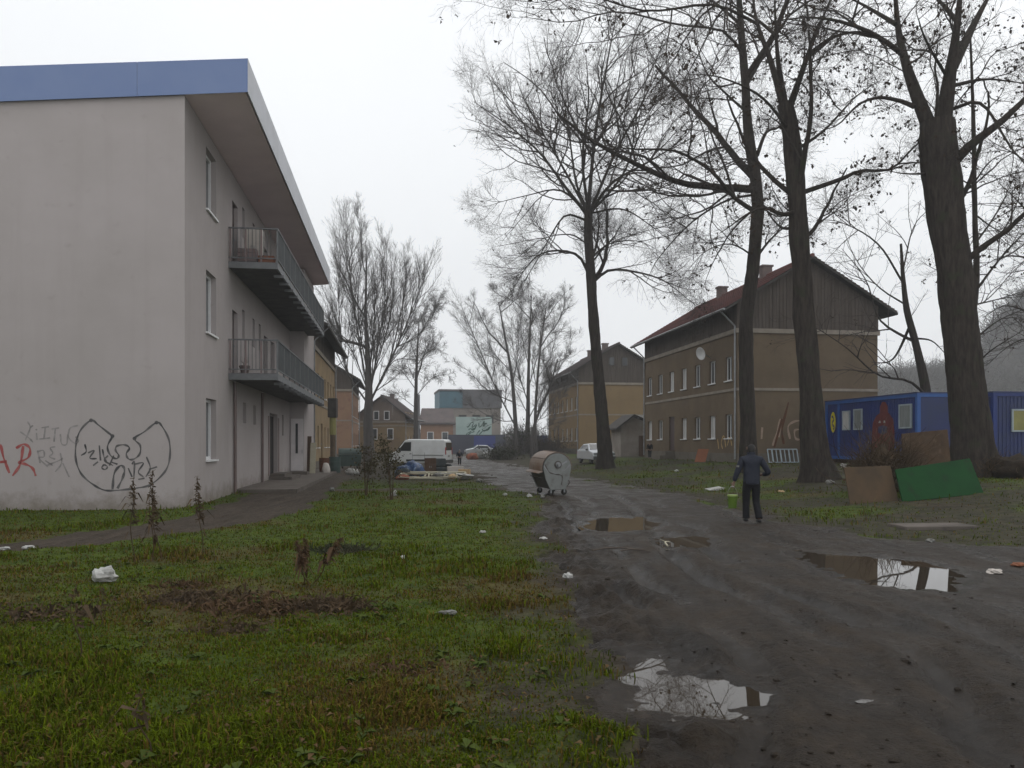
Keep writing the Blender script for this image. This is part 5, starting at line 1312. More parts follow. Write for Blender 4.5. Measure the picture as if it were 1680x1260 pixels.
for a in (R(40), R(90), R(140)): MB().prism([(.536 * math.cos(a - .03), .04, .9 + .536 * math.sin(a - .03)), (.536 * math.cos(a + .03), .04, .9 + .536 * math.sin(a + .03)), (.556 * math.cos(a + .03), .04, .9 + .556 * math.sin(a + .03)), (.556 * math.cos(a - .03), .04, .9 + .556 * math.sin(a - .03))], (0, 1.255, 0)).build('rib', M['bin_lid'], lid)
MB().lathe([(.0, -.13), (.05, -.13), (.055, -.05), (.085, -.05), (.085, -.003)], 14, (.02, 0, 1.02), 'y').build('trunnion', M['zinc'], BIN)
MB().lathe([(.13, -.012), (.13, -.003), (.09, -.003)], 18, (.02, 0, 1.02), 'y').build('pivot_plate', M['bin_dark'], BIN)
mb = MB()
for s_ in ([(-.44, 1.05), (-.30, .80), (-.12, .72), (.08, .68), (.16, .60), (.12, .35)],): stroke(mb, s_, .035, y=-.006, conv=lambda a, z: (a, z))
mb.build('graffiti', M['bin_dark'], BIN, 'dark scrawl across the grey side plate')
mb = MB()
for s_ in ([(-.47, 1.02), (-.28, .78), (.0, .74)], [(.16, .82), (.30, .86), (.46, 1.02)], [(.0, .95), (.35, 1.12)]): stroke(mb, s_, .045, y=-.004, conv=lambda a, z: (a, z))
mb.build('weld', M['zinc'], BIN)
MB().tube([(.30, -.03, .28), (.40, -.05, .42), (.36, -.05, .50)], .018, 6).build('lever', M['bin_dark'], BIN)
MB().tube([(-.56, .2, .62), (-.56, 1.1, .62)], .018, 6).tube([(-.43, .2, .62), (-.56, .2, .62)], .015, 6).tube([(-.43, 1.1, .62), (-.56, 1.1, .62)], .015, 6).build('handle', M['bin_dark'], BIN)
for sx in (-.22, .25):
    for sy in (.12, 1.18):
        w_ = MB().lathe([(.03, -.03), (.095, -.03), (.10, 0), (.095, .03), (.03, .03)], 14, (sx, sy, .10), 'y').build('caster', M['rubber'], BIN, smooth=False)
        MB().box(sx - .025, sx + .025, sy - .05, sy - .036, .09, .22).box(sx - .025, sx + .025, sy + .036, sy + .05, .09, .22).build('fork', M['zinc'], w_)

# ------------------------------------------------------------------ vehicles
def wheel(parent, x, y, z, r_, wd, rim='zinc'):
    wv = MB().lathe([(r_ * .62, -wd / 2), (r_ * .93, -wd / 2), (r_, -wd / 3), (r_, wd / 3), (r_ * .93, wd / 2), (r_ * .62, wd / 2)], 20, (x, y, z), 'x').build('wheel', M['rubber'], parent, smooth=False)
    MB().lathe([(.04, -wd / 2 - .005), (r_ * .3, -wd / 2 + .01), (r_ * .6, -wd / 2 - .004), (r_ * .6, wd / 2 + .004), (r_ * .3, wd / 2 - .01), (.04, wd / 2 + .005)], 16, (x, y, z), 'x').build('rim', M[rim], wv)
def shell(prof, half, tuck, nseg=3):
    "car body from a side profile [(y,z)], narrowed towards roof by tuck(z)"
    mb = MB(); n = len(prof); xs_ = []
    rows = []
    for s_ in (-1, -.86, .86, 1):
        rows.append([(s_ * (half if abs(s_) == 1 else half) * tuck(z) * (1 if abs(s_) == 1 else .86 / .86 * abs(s_)), y, z + (0 if abs(s_) == 1 else .03 * (z > .5))) for y, z in prof])
    for r_ in rows: mb.v += r_
    for k_ in range(3):
        for i in range(n):
            j = (i + 1) % n; mb.f.append((k_ * n + i, k_ * n + j, (k_ + 1) * n + j, (k_ + 1) * n + i))
    mb.f.append(tuple(range(n - 1, -1, -1))); mb.f.append(tuple(range(3 * n, 4 * n)))
    return mb
vd = 57.0; vp = at(691, 728, vd)
VAN = thing('van', 'white panel van parked behind the rubbish heap', 'van', (vp[0], vd, 0.0), R(80))
VAN.scale = (1, .84, 1)
# local: length along +Y (front), width along X; the side seen is the local -X... turned so that the front points left
prof = [(-2.35, .38), (-2.38, .95), (-2.34, 1.85), (-2.22, 1.97), (.85, 1.99), (1.15, 1.90), (1.78, 1.22), (2.30, 1.02), (2.42, .75), (2.42, .36)]
tk = lambda z: 1.0 if z < 1.1 else 1.0 - .12 * (z - 1.1)
van_b = shell(prof, .93, tk).build('body', M['van_white'], VAN, bevel=.05, smooth=False)
for s_ in (-1, 1):
    X = lambda z, o=.006: s_ * (.93 * tk(z) + o)
    q = [(.55, 1.20), (1.66, 1.20), (1.12, 1.80), (.55, 1.82)]
    MB().prism([(X(z), y, z) for y, z in q], (s_ * .008, 0, 0)).build('side_window', M['glass'], VAN)
    dq = MB(); 
    for y in (.42, -.62): dq.box(min(X(1, .003), X(1, .01)), max(X(1, .003), X(1, .01)), y - .012, y + .012, .45, 1.1)
    dq.box(min(X(1, .003), X(1, .012)), max(X(1, .003), X(1, .012)), -2.2, .4, .88, .93).build('door_gap', M['bin_grey'], VAN)
    MB().box(min(X(1, .004), X(1, .03)), max(X(1, .004), X(1, .03)), .50, .66, .98, 1.03).build('door_handle', M['plastic_dark'], VAN)
    MB().box(min(X(1, .01), X(1, .2)), max(X(1, .01), X(1, .2)), 1.42, 1.56, 1.15, 1.42).build('mirror', M['plastic_dark'], VAN)
    MB().box(min(s_ * .62, s_ * .90), max(s_ * .62, s_ * .90), 2.36, 2.45, .78, .98).build('headlight', M['pane_pale'], VAN)
    MB().box(min(s_ * .80, s_ * .925), max(s_ * .80, s_ * .925), -2.405, -2.36, .95, 1.45).build('tail_light', M['lamp_red'], VAN)
    MB().box(min(X(.5, .004), X(.5, .03)), max(X(.5, .004), X(.5, .03)), -1.0, .95, .48, .62).build('side_moulding', M['plastic_dark'], VAN)
    for y in (1.5, -1.55): wheel(VAN, s_ * .82, y, .33, .33, .2)
MB().prism([(-.78, 1.18, 1.89), (.78, 1.18, 1.89), (.86, 1.76, 1.25), (-.86, 1.76, 1.25)], (0, .03, .03)).build('windscreen', M['glass'], VAN)
MB().box(-.75, -.04, -2.40, -2.36, 1.25, 1.78).box(.04, .75, -2.40, -2.36, 1.25, 1.78).build('rear_window', M['glass'], VAN)
MB().box(-.93, .93, -2.48, -2.385, .36, .58).box(-.93, .93, 2.425, 2.52, .34, .62).build('bumper', M['plastic_dark'], VAN)
MB().box(-.26, .26, -2.40, -2.388, .78, .9).build('number_plate', M['litter_white'], VAN)
def car(label, px, d, rz, m, group=None, L_=4.1):
    p = at(px, 728, d); t = thing('car', label, 'car', (p[0], d, G(p[0], d)), rz, group); k_ = L_ / 4.1
    prof = [(-2.0, .32), (-2.05, .75), (-1.9, .98), (-1.55, 1.0), (-.95, 1.40), (.35, 1.44), (1.05, .98), (1.85, .84), (2.05, .62), (2.05, .30)]
    tk2 = lambda z: 1.0 if z < .95 else 1.0 - .42 * (z - .95)
    prof = [(y * k_, z) for y, z in prof]
    shell(prof, .84, tk2).build('body', M[m], t, bevel=.05)
    for s_ in (-1, 1):
        X = lambda z, o=.005: s_ * (.84 * tk2(z) + o)
        MB().prism([(X(z), y * k_, z) for y, z in ((-1.3, 1.02), (.85, 1.02), (.30, 1.38), (-.9, 1.35))], (s_ * .008, 0, 0)).build('side_window', M['glass'], t)
        MB().box(min(s_ * .5, s_ * .8), max(s_ * .5, s_ * .8), 2.0 * k_, 2.07 * k_, .62, .80).build('headlight', M['pane_pale'], t)
        MB().box(min(s_ * .55, s_ * .82), max(s_ * .55, s_ * .82), -2.08 * k_, -2.0 * k_, .68, .86).build('tail_light', M['lamp_red'], t)
        MB().box(min(X(.9, .01), X(.9, .15)), max(X(.9, .01), X(.9, .15)), .7, .82, .95, 1.08).build('mirror', M['plastic_dark'], t)
        for y in (1.28, -1.25): wheel(t, s_ * .74, y * k_, .30, .30, .18)
    MB().prism([(-.62, .42 * k_, 1.40), (.62, .42 * k_, 1.40), (.74, 1.0 * k_, 1.02), (-.74, 1.0 * k_, 1.02)], (0, .025, .025)).build('windscreen', M['glass'], t)
    MB().prism([(.60, -1.0 * k_, 1.37), (-.60, -1.0 * k_, 1.37), (-.72, -1.5 * k_, 1.03), (.72, -1.5 * k_, 1.03)], (0, -.03, .03)).build('rear_window', M['glass'], t)
    MB().box(-.82, .82, 2.04 * k_, 2.12 * k_, .30, .55).box(-.82, .82, -2.12 * k_, -2.04 * k_, .30, .55).build('bumper', M['plastic_dark'], t)
    MB().box(-.25, .25, 2.121 * k_, 2.13 * k_, .42, .52).build('number_plate', M['litter_white'], t)
    return t
car('silver car parked half behind the curved trunk', 977, 60, R(192), 'silver')
car('pale car parked far up the street under the mural wall', 787, 112, R(100), 'silver')

# ------------------------------------------------------------------ people
def skin_mesh(name, V, E, Rd, m, parent, sub=2, org=None):
    me = bpy.data.meshes.new(name); me.from_pydata([tuple(v) for v in V], E, []); me.update()
    tmp = bpy.data.objects.new(name, me); COL.objects.link(tmp)
    sk = tmp.modifiers.new('skin', 'SKIN'); sk.use_smooth_shade = True
    for i, r_ in enumerate(Rd): me.skin_vertices[0].data[i].radius = (r_, r_) if not hasattr(r_, '__len__') else r_
    me.skin_vertices[0].data[0].use_root = True
    sb = tmp.modifiers.new('sub', 'SUBSURF'); sb.levels = sub; sb.render_levels = sub
    bpy.context.view_layer.update()
    ev = tmp.evaluated_get(bpy.context.evaluated_depsgraph_get())
    m2 = bpy.data.meshes.new_from_object(ev); m2.name = name
    COL.objects.unlink(tmp); bpy.data.objects.remove(tmp)
    m2.materials.clear(); m2.materials.append(M[m])
    m2.polygons.foreach_set('use_smooth', [True] * len(m2.polygons))
    return link(name, m2, parent)
def chain(V, E, Rd, pts, start=None):
    prev = start
    for p, r_ in pts:
        V.append(p); Rd.append(r_); i = len(V) - 1
        if prev is not None: E.append((prev, i))
        prev = i
    return prev
def hand(V, E, Rd, wrist, d, side, palm_n, curl=.5, s=1.0):
    "palm plus four unequal fingers and a thumb, growing from vertex index wrist"
    d = Vector(d).normalized(); n = Vector(palm_n).normalized(); w_ = d.cross(n).normalized() * side
    o = Vector(V[wrist])
    pc = o + d * .05 * s; V.append(tuple(pc)); Rd.append((.030 * s, .016 * s)); E.append((wrist, len(V) - 1)); pal = len(V) - 1
    for k_, (off, ln) in enumerate(((-.030, .070), (-.010, .080), (.010, .076), (.028, .060))):
        b = pc + d * .045 * s + w_ * off * s; dirn = d.copy(); prev = pal; p = b
        V.append(tuple(p)); Rd.append(.0095 * s); E.append((prev, len(V) - 1)); prev = len(V) - 1
        for j in range(3):
            dirn = (dirn + n * curl * .8).normalized(); p = p + dirn * ln * s / 3
            V.append(tuple(p)); Rd.append((.0088 - .001 * j) * s); E.append((prev, len(V) - 1)); prev = len(V) - 1
    p = pc - d * .01 * s - w_ * .036 * s; prev = pal; dirn = (d * .6 - w_ * .8).normalized()
    for j in range(3):
        V.append(tuple(p)); Rd.append(.0105 * s - .001 * j); E.append((prev, len(V) - 1)); prev = len(V) - 1
        dirn = (dirn + n * .35 + d * .25).normalized(); p = p + dirn * .032 * s
pd_ = 17.6; pp = at(1233, 728, pd_); PZ = G(pp[0], pd_)
MAN = thing('person', 'person in dark jacket and black trousers walking away with a green bucket', 'person', (pp[0], pd_, PZ), R(-2))
# local x right, y away from the camera (the way the person walks), z up; height 1.70
# body: one continuous mesh
V, E, Rd = [], [], []
pel = chain(V, E, Rd, [((0, 0, .90), (.14, .10))])
nk = chain(V, E, Rd, [((0, .0, 1.08), (.135, .095)), ((0, .01, 1.26), (.155, .105)), ((0, .02, 1.37), (.10, .075)), ((0, .03, 1.46), (.05, .05)), ((0, .045, 1.54), (.066, .075)), ((0, .055, 1.61), (.076, .092)), ((0, .055, 1.675), (.055, .066))], pel)
chest = 2
for s_, kn, an in ((-1, (-.105, .05, .47), (-.115, .00, .085)), (1, (.095, .03, .48), (.115, -.20, .085))):
    h_ = chain(V, E, Rd, [((s_ * .095, .0, .84), (.088, .092)), ((s_ * .10, (kn[1]) * .6, .66), (.075, .08)), (kn, (.056, .06)), ((an[0], (kn[1] + an[1]) / 2 - .01, .28), (.05, .055)), (an, (.036, .04)), ((an[0] + s_ * .01, an[1] + .13, .035), (.038, .026))], pel)
la = chain(V, E, Rd, [((-.175, .012, 1.33), (.052, .052)), ((-.255, .0, 1.19), (.046, .046)), ((-.315, -.01, 1.03), (.04, .04)), ((-.365, .03, .875), (.028, .028))], chest + 1)
hand(V, E, Rd, la, (-.25, .1, -1), 1, (.5, .6, 0), .55)
ra = chain(V, E, Rd, [((.175, .012, 1.33), (.052, .052)), ((.275, -.03, 1.20), (.046, .046)), ((.345, -.02, 1.07), (.042, .042)), ((.265, .16, 1.02), (.028, .028))], chest + 1)
hand(V, E, Rd, ra, (-.6, .5, -.2), -1, (-.3, .6, .4), .4)
skin_mesh('body', V, E, Rd, 'skin', MAN)
# face features on the far side of the head
fm = MB().lathe([(.004, .0), (.012, -.012), (.006, -.03)], 8, (0, .150, 1.60)).build('nose', M['skin'], MAN, smooth=True)
for s_ in (-1, 1):
    MB().lathe([(.002, -.008), (.009, -.004), (.009, .004), (.002, .008)], 8, (s_ * .03, .138, 1.625)).build('eye', M['litter_white'], MAN, smooth=True)
    MB().lathe([(.006, -.032), (.010, -.02), (.012, .005), (.010, .03), (.004, .034)], 8, (s_ * .086, .05, 1.60)).build('ear', M['skin'], MAN, smooth=True)
MB().tube([(-.024, .136, 1.555), (0, .142, 1.553), (.024, .136, 1.555)], .005, 5).build('mouth', M['rust'], MAN)
V, E, Rd = [], [], []
chain(V, E, Rd, [((0, .045, 1.665), (.075, .088)), ((0, .03, 1.625), (.088, .098)), ((0, -.002, 1.575), (.086, .078)), ((0, -.008, 1.52), (.075, .055)), ((0, -.008, 1.49), (.06, .045))])
skin_mesh('hair', V, E, Rd, 'hair', MAN)
V, E, Rd = [], [], []
hem = chain(V, E, Rd, [((0, .0, .80), (.185, .14)), ((0, .0, .84), (.20, .152)), ((0, .0, .94), (.195, .148)), ((0, .0, 1.10), (.19, .138)), ((0, .01, 1.26), (.20, .138)), ((0, .015, 1.365), (.155, .115)), ((0, .02, 1.44), (.10, .085)), ((0, .025, 1.495), (.07, .068))])
chain(V, E, Rd, [((-.195, .01, 1.355), (.078, .082)), ((-.262, .0, 1.20), (.070, .074)), ((-.325, -.01, 1.04), (.064, .064)), ((-.362, .02, .905), (.05, .05)), ((-.366, .028, .89), (.044, .044))], 5)
chain(V, E, Rd, [((.195, .01, 1.355), (.078, .082)), ((.28, -.03, 1.21), (.072, .074)), ((.36, -.03, 1.065), (.068, .068)), ((.30, .10, 1.035), (.054, .054)), ((.285, .13, 1.028), (.046, .046))], 5)
skin_mesh('jacket', V, E, Rd, 'jacket', MAN)
MB().lathe([(.082, 0), (.092, .02), (.088, .055), (.078, .06), (.074, .02)], 16, (0, .028, 1.455)).build('collar', M['jacket'], MAN, smooth=True)
MB().box(-.345, -.285, -.085, -.07, 1.19, 1.23).build('sleeve_patch', M['litter_grey'], MAN)
V, E, Rd = [], [], []
chain(V, E, Rd, [((0, .0, .92), (.17, .13)), ((0, 0, 1.0), (.16, .12)), ((0, 0, 1.04), (.15, .11))])
chain(V, E, Rd, [((-.095, .0, .80), (.102, .11)), ((-.105, .03, .62), (.092, .098)), ((-.108, .045, .46), (.078, .085)), ((-.114, .02, .26), (.074, .08)), ((-.116, .0, .09), (.075, .082)), ((-.116, .0, .075), (.068, .075))], 0)
chain(V, E, Rd, [((.095, .0, .80), (.102, .11)), ((.096, .02, .62), (.092, .098)), ((.098, .02, .46), (.078, .085)), ((.108, -.09, .26), (.074, .08)), ((.115, -.19, .10), (.075, .082)), ((.115, -.195, .085), (.068, .075))], 0)
skin_mesh('trousers', V, E, Rd, 'trousers', MAN)
for s_, y in ((-.116, .0), (.115, -.20)):
    V, E, Rd = [], [], []
    chain(V, E, Rd, [((s_, y - .05, .042), (.046, .04)), ((s_, y + .04, .045), (.05, .044)), ((s_, y + .13, .034), (.05, .032)), ((s_, y + .175, .03), (.036, .024))])
    skin_mesh('shoe', V, E, Rd, 'shoe', MAN)
# the bucket hangs from the left hand
hx_, hz_ = -.385, .80
bx_, by_ = pp[0] + hx_ * math.cos(R(-2)) - .04 * math.sin(R(-2)), pd_ + .04
BU = thing('bucket', 'lime green bucket with pale rim carried by the walking person', 'bucket', (bx_ - .02, by_, PZ + .30))
BU.scale = (.88, .88, 1)
MB().lathe([(.098, 0), (.118, .26), (.110, .26), (.09, .012), (.01, .012)], 24).build('pail', M['lime'], BU, smooth=False)
MB().lathe([(.116, .255), (.128, .258), (.128, .29), (.112, .29)], 24).build('rim', M['lime_pale'], BU)
MB().tube([(-.122, 0, .27), (-.11, 0, .37), (-.05, 0, .455), (0, 0, .47), (.05, 0, .455), (.11, 0, .37), (.122, 0, .27)], .004, 6).build('handle', M['wire'], BU)
MB().tube([(-.045, 0, .462), (0, 0, .47), (.045, 0, .462)], .012, 8).build('grip', M['litter_white'], BU)
def small_person(label, px, d, h, top, hat=None):
    p = at(px, 728, d); t = thing('person', label, 'person', (p[0], d, G(p[0], d)), R(10)); s = h / 1.7
    V, E, Rd = [], [], []
    pel = chain(V, E, Rd, [((0, 0, .9 * s), (.15 * s, .11 * s))])
    chain(V, E, Rd, [((0, 0, 1.1 * s), (.16 * s, .11 * s)), ((0, 0, 1.35 * s), (.17 * s, .11 * s)), ((0, 0, 1.46 * s), .055 * s), ((0, 0, 1.55 * s), .09 * s), ((0, 0, 1.64 * s), .085 * s)], pel)
    for q in (-1, 1):
        chain(V, E, Rd, [((q * .1 * s, 0, .8 * s), .09 * s), ((q * .11 * s, q * .05, .45 * s), .065 * s), ((q * .12 * s, q * .08 - .02, .08 * s), .05 * s), ((q * .12 * s, q * .08 + .1, .04 * s), .04 * s)], pel)
        e = chain(V, E, Rd, [((q * .21 * s, 0, 1.36 * s), .065 * s), ((q * .27 * s, -.02, 1.1 * s), .05 * s), ((q * .27 * s, .08, .87 * s), .035 * s)], 2)
        hand(V, E, Rd, e, (0, .2, -1), q, (-q * .6, .5, 0), .4, s)
    skin_mesh('body', V, E, Rd, 'skin', t, 1)
    V, E, Rd = [], [], []
    chain(V, E, Rd, [((0, 0, .84 * s), (.19 * s, .15 * s)), ((0, 0, 1.1 * s), (.2 * s, .15 * s)), ((0, 0, 1.37 * s), (.2 * s, .14 * s)), ((0, 0, 1.45 * s), (.08 * s, .08 * s))])
    for q in (-1, 1): chain(V, E, Rd, [((q * .22 * s, 0, 1.36 * s), .085 * s), ((q * .28 * s, -.02, 1.1 * s), .07 * s), ((q * .275 * s, .06, .93 * s), .055 * s)], 2)
    skin_mesh('jacket', V, E, Rd, top, t, 1)
    V, E, Rd = [], [], []
    chain(V, E, Rd, [((0, 0, .9 * s), (.17 * s, .13 * s))])
    for q in (-1, 1): chain(V, E, Rd, [((q * .1 * s, 0, .78 * s), .11 * s), ((q * .11 * s, q * .05, .45 * s), .085 * s), ((q * .12 * s, q * .08 - .02, .1 * s), .075 * s)], 0)
    skin_mesh('trousers', V, E, Rd, 'trousers', t, 1)
    V, E, Rd = [], [], []
    chain(V, E, Rd, [((0, -.01, 1.58 * s), .1 * s), ((0, 0, 1.68 * s), .085 * s)])
    skin_mesh('hat' if hat else 'hair', V, E, Rd, hat or 'hair', t, 1)
    return t
small_person('small person in a dark coat and white cap behind the van', 754, 64, 1.25, 'jacket', 'litter_white')
small_person('small person in dark clothes by the far end of the brown house', 1066, 62, 1.3, 'trousers')

# ------------------------------------------------------------------ rubbish heap in front of the van
def gpos(px, d, dz=0): 
    x = (px - CX) / F * d; return (x, d, G(x, d) + dz)
def frame_thing(label, px, d, L_, H_, rz, tilt, m='wood_pale', bars=1):
    t = thing('window_frame', label, 'window frame', gpos(px, d, .06), rz, 'old frames on the rubbish heap'); t.rotation_euler = (tilt, 0, rz)
    for z in (0, H_): MB().box(-L_ / 2, L_ / 2, -.035, .035, z - .04, z + .04).build('rail', M[m], t)
    for x in (-L_ / 2, L_ / 2): MB().box(x - .04, x + .04, -.034, .034, .041, H_ - .041).build('stile', M[m], t)
    for k_ in range(bars):
        x = -L_ / 2 + L_ * (k_ + 1) / (bars + 1); MB().box(x - .03, x + .03, -.03, .03, .041, H_ - .041).build('bar', M[m], t)
    return t
frame_thing('long pale wooden frame lying at the front of the rubbish heap', 703, 38.5, 2.7, .95, R(4), R(-79))
frame_thing('second pale frame lying across the front frame of the heap', 712, 39.4, 2.9, .8, R(-5), R(-74), bars=2)
frame_thing('narrow pale frame at the right end of the rubbish heap', 735, 40.2, 1.5, .6, R(12), R(-80), bars=0)
t = lump('tarpaulin', 'crumpled blue tarpaulin at the left of the rubbish heap', 'tarpaulin', gpos(672, 41.0), (1.35, 1.1, .75), 'tarp_blue', 6, 4, .5)
t = lump('rubbish_sack', 'dark sack under the blue tarpaulin on the heap', 'sack', gpos(661, 40.2), (.8, .7, .5), 'cloth_dark', 7, 3, .3)
t = lump('blanket', 'orange blanket crumpled at the left foot of the heap', 'blanket', gpos(659, 38.4), (.85, .6, .28), 'cloth_orange', 8, 3, .6)
a_ = gpos(723, 43.2); ARM = thing('armchair', 'dark grey armchair on the rubbish heap in front of the van', 'armchair', a_, R(20))
MB().box(-.36, .36, -.34, .34, .12, .44).build('seat', M['cloth_dark'], ARM, bevel=.05)
MB().box(-.38, .38, .26, .44, .44, .92).build('backrest', M['cloth_dark'], ARM, bevel=.07)
for s_ in (-1, 1): MB().box(min(s_ * .37, s_ * .52), max(s_ * .37, s_ * .52), -.36, .42, .1, .62).build('armrest', M['cloth_dark'], ARM, bevel=.06)
for x in (-.42, .42):
    for y in (-.3, .36): MB().box(x - .03, x + .03, y - .03, y + .03, 0, .1).build('leg', M['wood_brown'], ARM)
a_ = gpos(706, 42.6); t = thing('cabinet', 'brown wooden cabinet beside the armchair on the heap', 'cabinet', a_, R(8))
MB().box(-.3, .3, -.2, .2, 0, .95).build('body', M['wood_brown'], t)
for s_ in (-1, 1):
    o = MB().box(min(s_ * .01, s_ * .29), max(s_ * .01, s_ * .29), -.222, -.203, .04, .92).build('door', M['wood_brown'], t); MB().box(s_ * .04 - .01, s_ * .04 + .01, -.24, -.223, .45, .55).build('handle', M['zinc'], o)
def carton(label, px, d, size, m, rz, dz=0):
    t = thing('cardboard_box', label, 'box', gpos(px, d, dz), rz, 'boxes beside the rubbish heap'); x, y, z = size
    MB().box(-x / 2, x / 2, -y / 2, y / 2, 0, z).build('body', M[m], t)
    for s_ in (-1, 1): 
        o = MB().box(-x / 2, x / 2, min(s_ * .004, s_ * y / 2), max(s_ * .004, s_ * y / 2), z + .003, z + .012).build('flap', M[m], t)
    return t
carton('pale grey box at the right end of the rubbish heap', 747, 42.5, (.85, .6, .52), 'card_pale', R(8))
carton('tan cardboard box on the ground right of the pale box', 762, 40.4, (.55, .45, .44), 'cardboard', R(-6))
t = thing('washbasin', 'white basin lying right of the rubbish heap below the tan box', 'basin', gpos(763, 38.2, .02), R(15)); t.rotation_euler = (R(4), R(5), R(15))
MB().lathe([(.12, 0), (.30, .06), (.38, .2), (.42, .21), (.40, .22), (.34, .19), (.26, .09), (.02, .05)], 20).build('bowl', M['litter_white'], t, smooth=True)
MB().box(-.08, .08, .3, .46, .16, .23).build('tap_ledge', M['litter_white'], t, bevel=.02)
rn = random.Random(19)
for i, (px, d, L_, rz, tz, m_, lb) in enumerate(((690, 38.0, 2.1, 4, 3, 'wood_pale', 'long pale lath across the front of the rubbish heap'), (716, 37.6, 2.4, -6, -2, 'wood_pale', 'pale lath crossing the long one on the heap'), (700, 40.6, 1.9, 12, 9, 'band', 'greyish lath propped up in the middle of the heap'), (736, 39.0, 1.5, -18, 4, 'wood_pale', 'short pale lath at the right of the frames'), (672, 38.6, 1.2, 28, 14, 'wood_brown', 'short brown lath by the orange blanket'), (729, 37.4, 1.0, 35, 0, 'litter_white', 'white plastic strip in front of the frames'))):
    t = thing('lath', lb, 'lath', gpos(px, d, .07 + .05 * i), R(rz), 'loose laths on the rubbish heap'); t.rotation_euler = (0, R(tz), R(rz))
    MB().box(-L_ / 2, L_ / 2, -.05, .05, 0, .03).build('strip', M[m_], t); MB().box(-L_ / 2 + .1, -L_ / 2 + .16, -.045, .045, .031, .06).build('batten', M[m_], t)
for i, (px, d, s_, m_, lb) in enumerate(((684, 42.0, .8, 'tarp_blue', 'second blue crumpled sheet against the brown cabinet'), (668, 43.5, .9, 'card_pale', 'pale grey sack behind the blue tarpaulin'), (733, 43.6, .7, 'cloth_dark', 'dark sack right of the armchair'), (720, 39.6, .55, 'litter_grey', 'small grey sack between the frames'), (742, 38.6, .4, 'cardboard', 'crumpled tan paper by the right frame'))):
    lump('rubbish_sack', lb, 'sack', gpos(px, d), (s_, s_ * .8, s_ * .62), m_, 60 + i, 3, .6)
t = thing('plank', 'weathered plank lying on the mud right of the rubbish heap', 'plank', gpos(795, 39.5, .01), R(14)); MB().box(-.6, .6, -.08, .08, 0, .04).build('board', M['wood_grey'], t); MB().box(-.6, .6, .095, .16, .0, .03).build('batten', M['wood_grey'], t)
# pile of stuff far behind (right of the small person)
rn = random.Random(9)
for i, (px, d, s_, m_, lb) in enumerate(((786, 92, 1.1, 'litter_grey', 'pale grey sack heap far up the track beside the bush'), (797, 96, 1.0, 'litter_white', 'white sack heap far up the track left of the bush'), (775, 88, .9, 'cloth_orange', 'brownish red sack heap far up the track'), (812, 98, .8, 'terracotta', 'reddish bundle at the left edge of the far bush'))):
    lump('rubbish_sack', lb, 'sack', gpos(px, d), (s_ * 1.4, s_, s_ * .8), m_, 20 + i, 3, .5, group='sacks dumped far up the track')

# things by the first left house
x, y = along(lx + .9, ly - .5, 0)
def gx(px, d): return ((px - CX) / F * d, d)
x, y = gx(546, 50.0); t = thing('post', 'wooden post with a dark box and yellow sleeve in front of the left ochre house', 'post', (x, y, 0))
MB().tube([(0, 0, -.3), (0, 0, 4.4)], .16, 10).build('shaft', M['pole'], t)
MB().tube([(0, 0, 2.25), (0, 0, 3.3)], .20, 12).build('sleeve', M['yellow_pale'], t)
MB().box(-.26, .26, -.26, .26, 3.32, 4.5).build('box', M['fascia_dark'], t, bevel=.02)
x, y = gx(512, 43.2); t, q, n = panel('board', 'pale narrow board leaning by the white door of the flats', 'board', [(x - .13, y, .1), (x + .17, y, .1), (x + .17, y + .25, 1.75), (x - .13, y + .25, 1.75)], .05, 'wood_pale')
x, y = gx(503, 43.6); t, q, n = panel('board', 'dark board leaning between the white door and the pale board', 'board', [(x - .25, y, .1), (x + .2, y, .1), (x + .2, y + .3, 2.1), (x - .25, y + .3, 2.1)], .04, 'wood_brown')
for i, (px, d, m_, h_, r_, lb) in enumerate(((532, 45.5, 'rust', .85, .28, 'rusty barrel beside the boards at the left ochre house'), (549, 46.5, 'barrel_green', .9, .33, 'dark green barrel below the post with the yellow sleeve'))):
    x, y = gx(px, d); t = thing('barrel', lb, 'barrel', (x, y, .05), 0)
    MB().lathe([(r_ * .96, 0), (r_, .02), (r_, h_ * .33), (r_ * 1.04, h_ * .34), (r_ * 1.04, h_ * .36), (r_, h_ * .37), (r_, h_ * .66), (r_ * 1.04, h_ * .67), (r_ * 1.04, h_ * .69), (r_, h_ * .7), (r_, h_), (r_ * .93, h_), (r_ * .93, h_ - .04)], 18).build('drum', M[m_], t)
    MB().lathe([(.05, 0), (.05, .03)], 8, (r_ * .5, 0, h_ - .02)).build('bung', M['zinc'], t)
x, y = gx(537, 44.6); lump('rubbish_sack', 'pale pinkish sack leaning on the rusty barrel', 'sack', (x, y - .3, .05), (.5, .45, .6), 'card_pale', 33, 3, .25)
x, y = gx(574, 56.0); t = thing('rubbish_container', 'dull green rubbish container in front of the second left house', 'rubbish container', (x, y, 0), R(15))
MB().box(-.68, .68, -.5, .5, .16, .95, taper=1.12).build('body', M['barrel_green'], t)
mb = MB()
for i in range(8):
    a0_, a1_ = math.pi * i / 8, math.pi * (i + 1) / 8
    mb.prism([(-.76, .55 * math.cos(a), .97 + .42 * math.sin(a)) for a in (a0_, a1_)] + [(-.76, 0, .97)], (1.52, 0, 0))
mb.build('lid', M['barrel_green'], t)
for x_ in (-.5, .5):
    for y_ in (-.38, .38): MB().lathe([(.03, -.03), (.09, -.03), (.09, .03), (.03, .03)], 10, (x_, y_, .09), 'x').build('caster', M['rubber'], t)
MB().tube([(-.78, -.2, .8), (-.86, -.2, .8), (-.86, .2, .8), (-.78, .2, .8)], .02, 6).build('handle', M['zinc'], t)
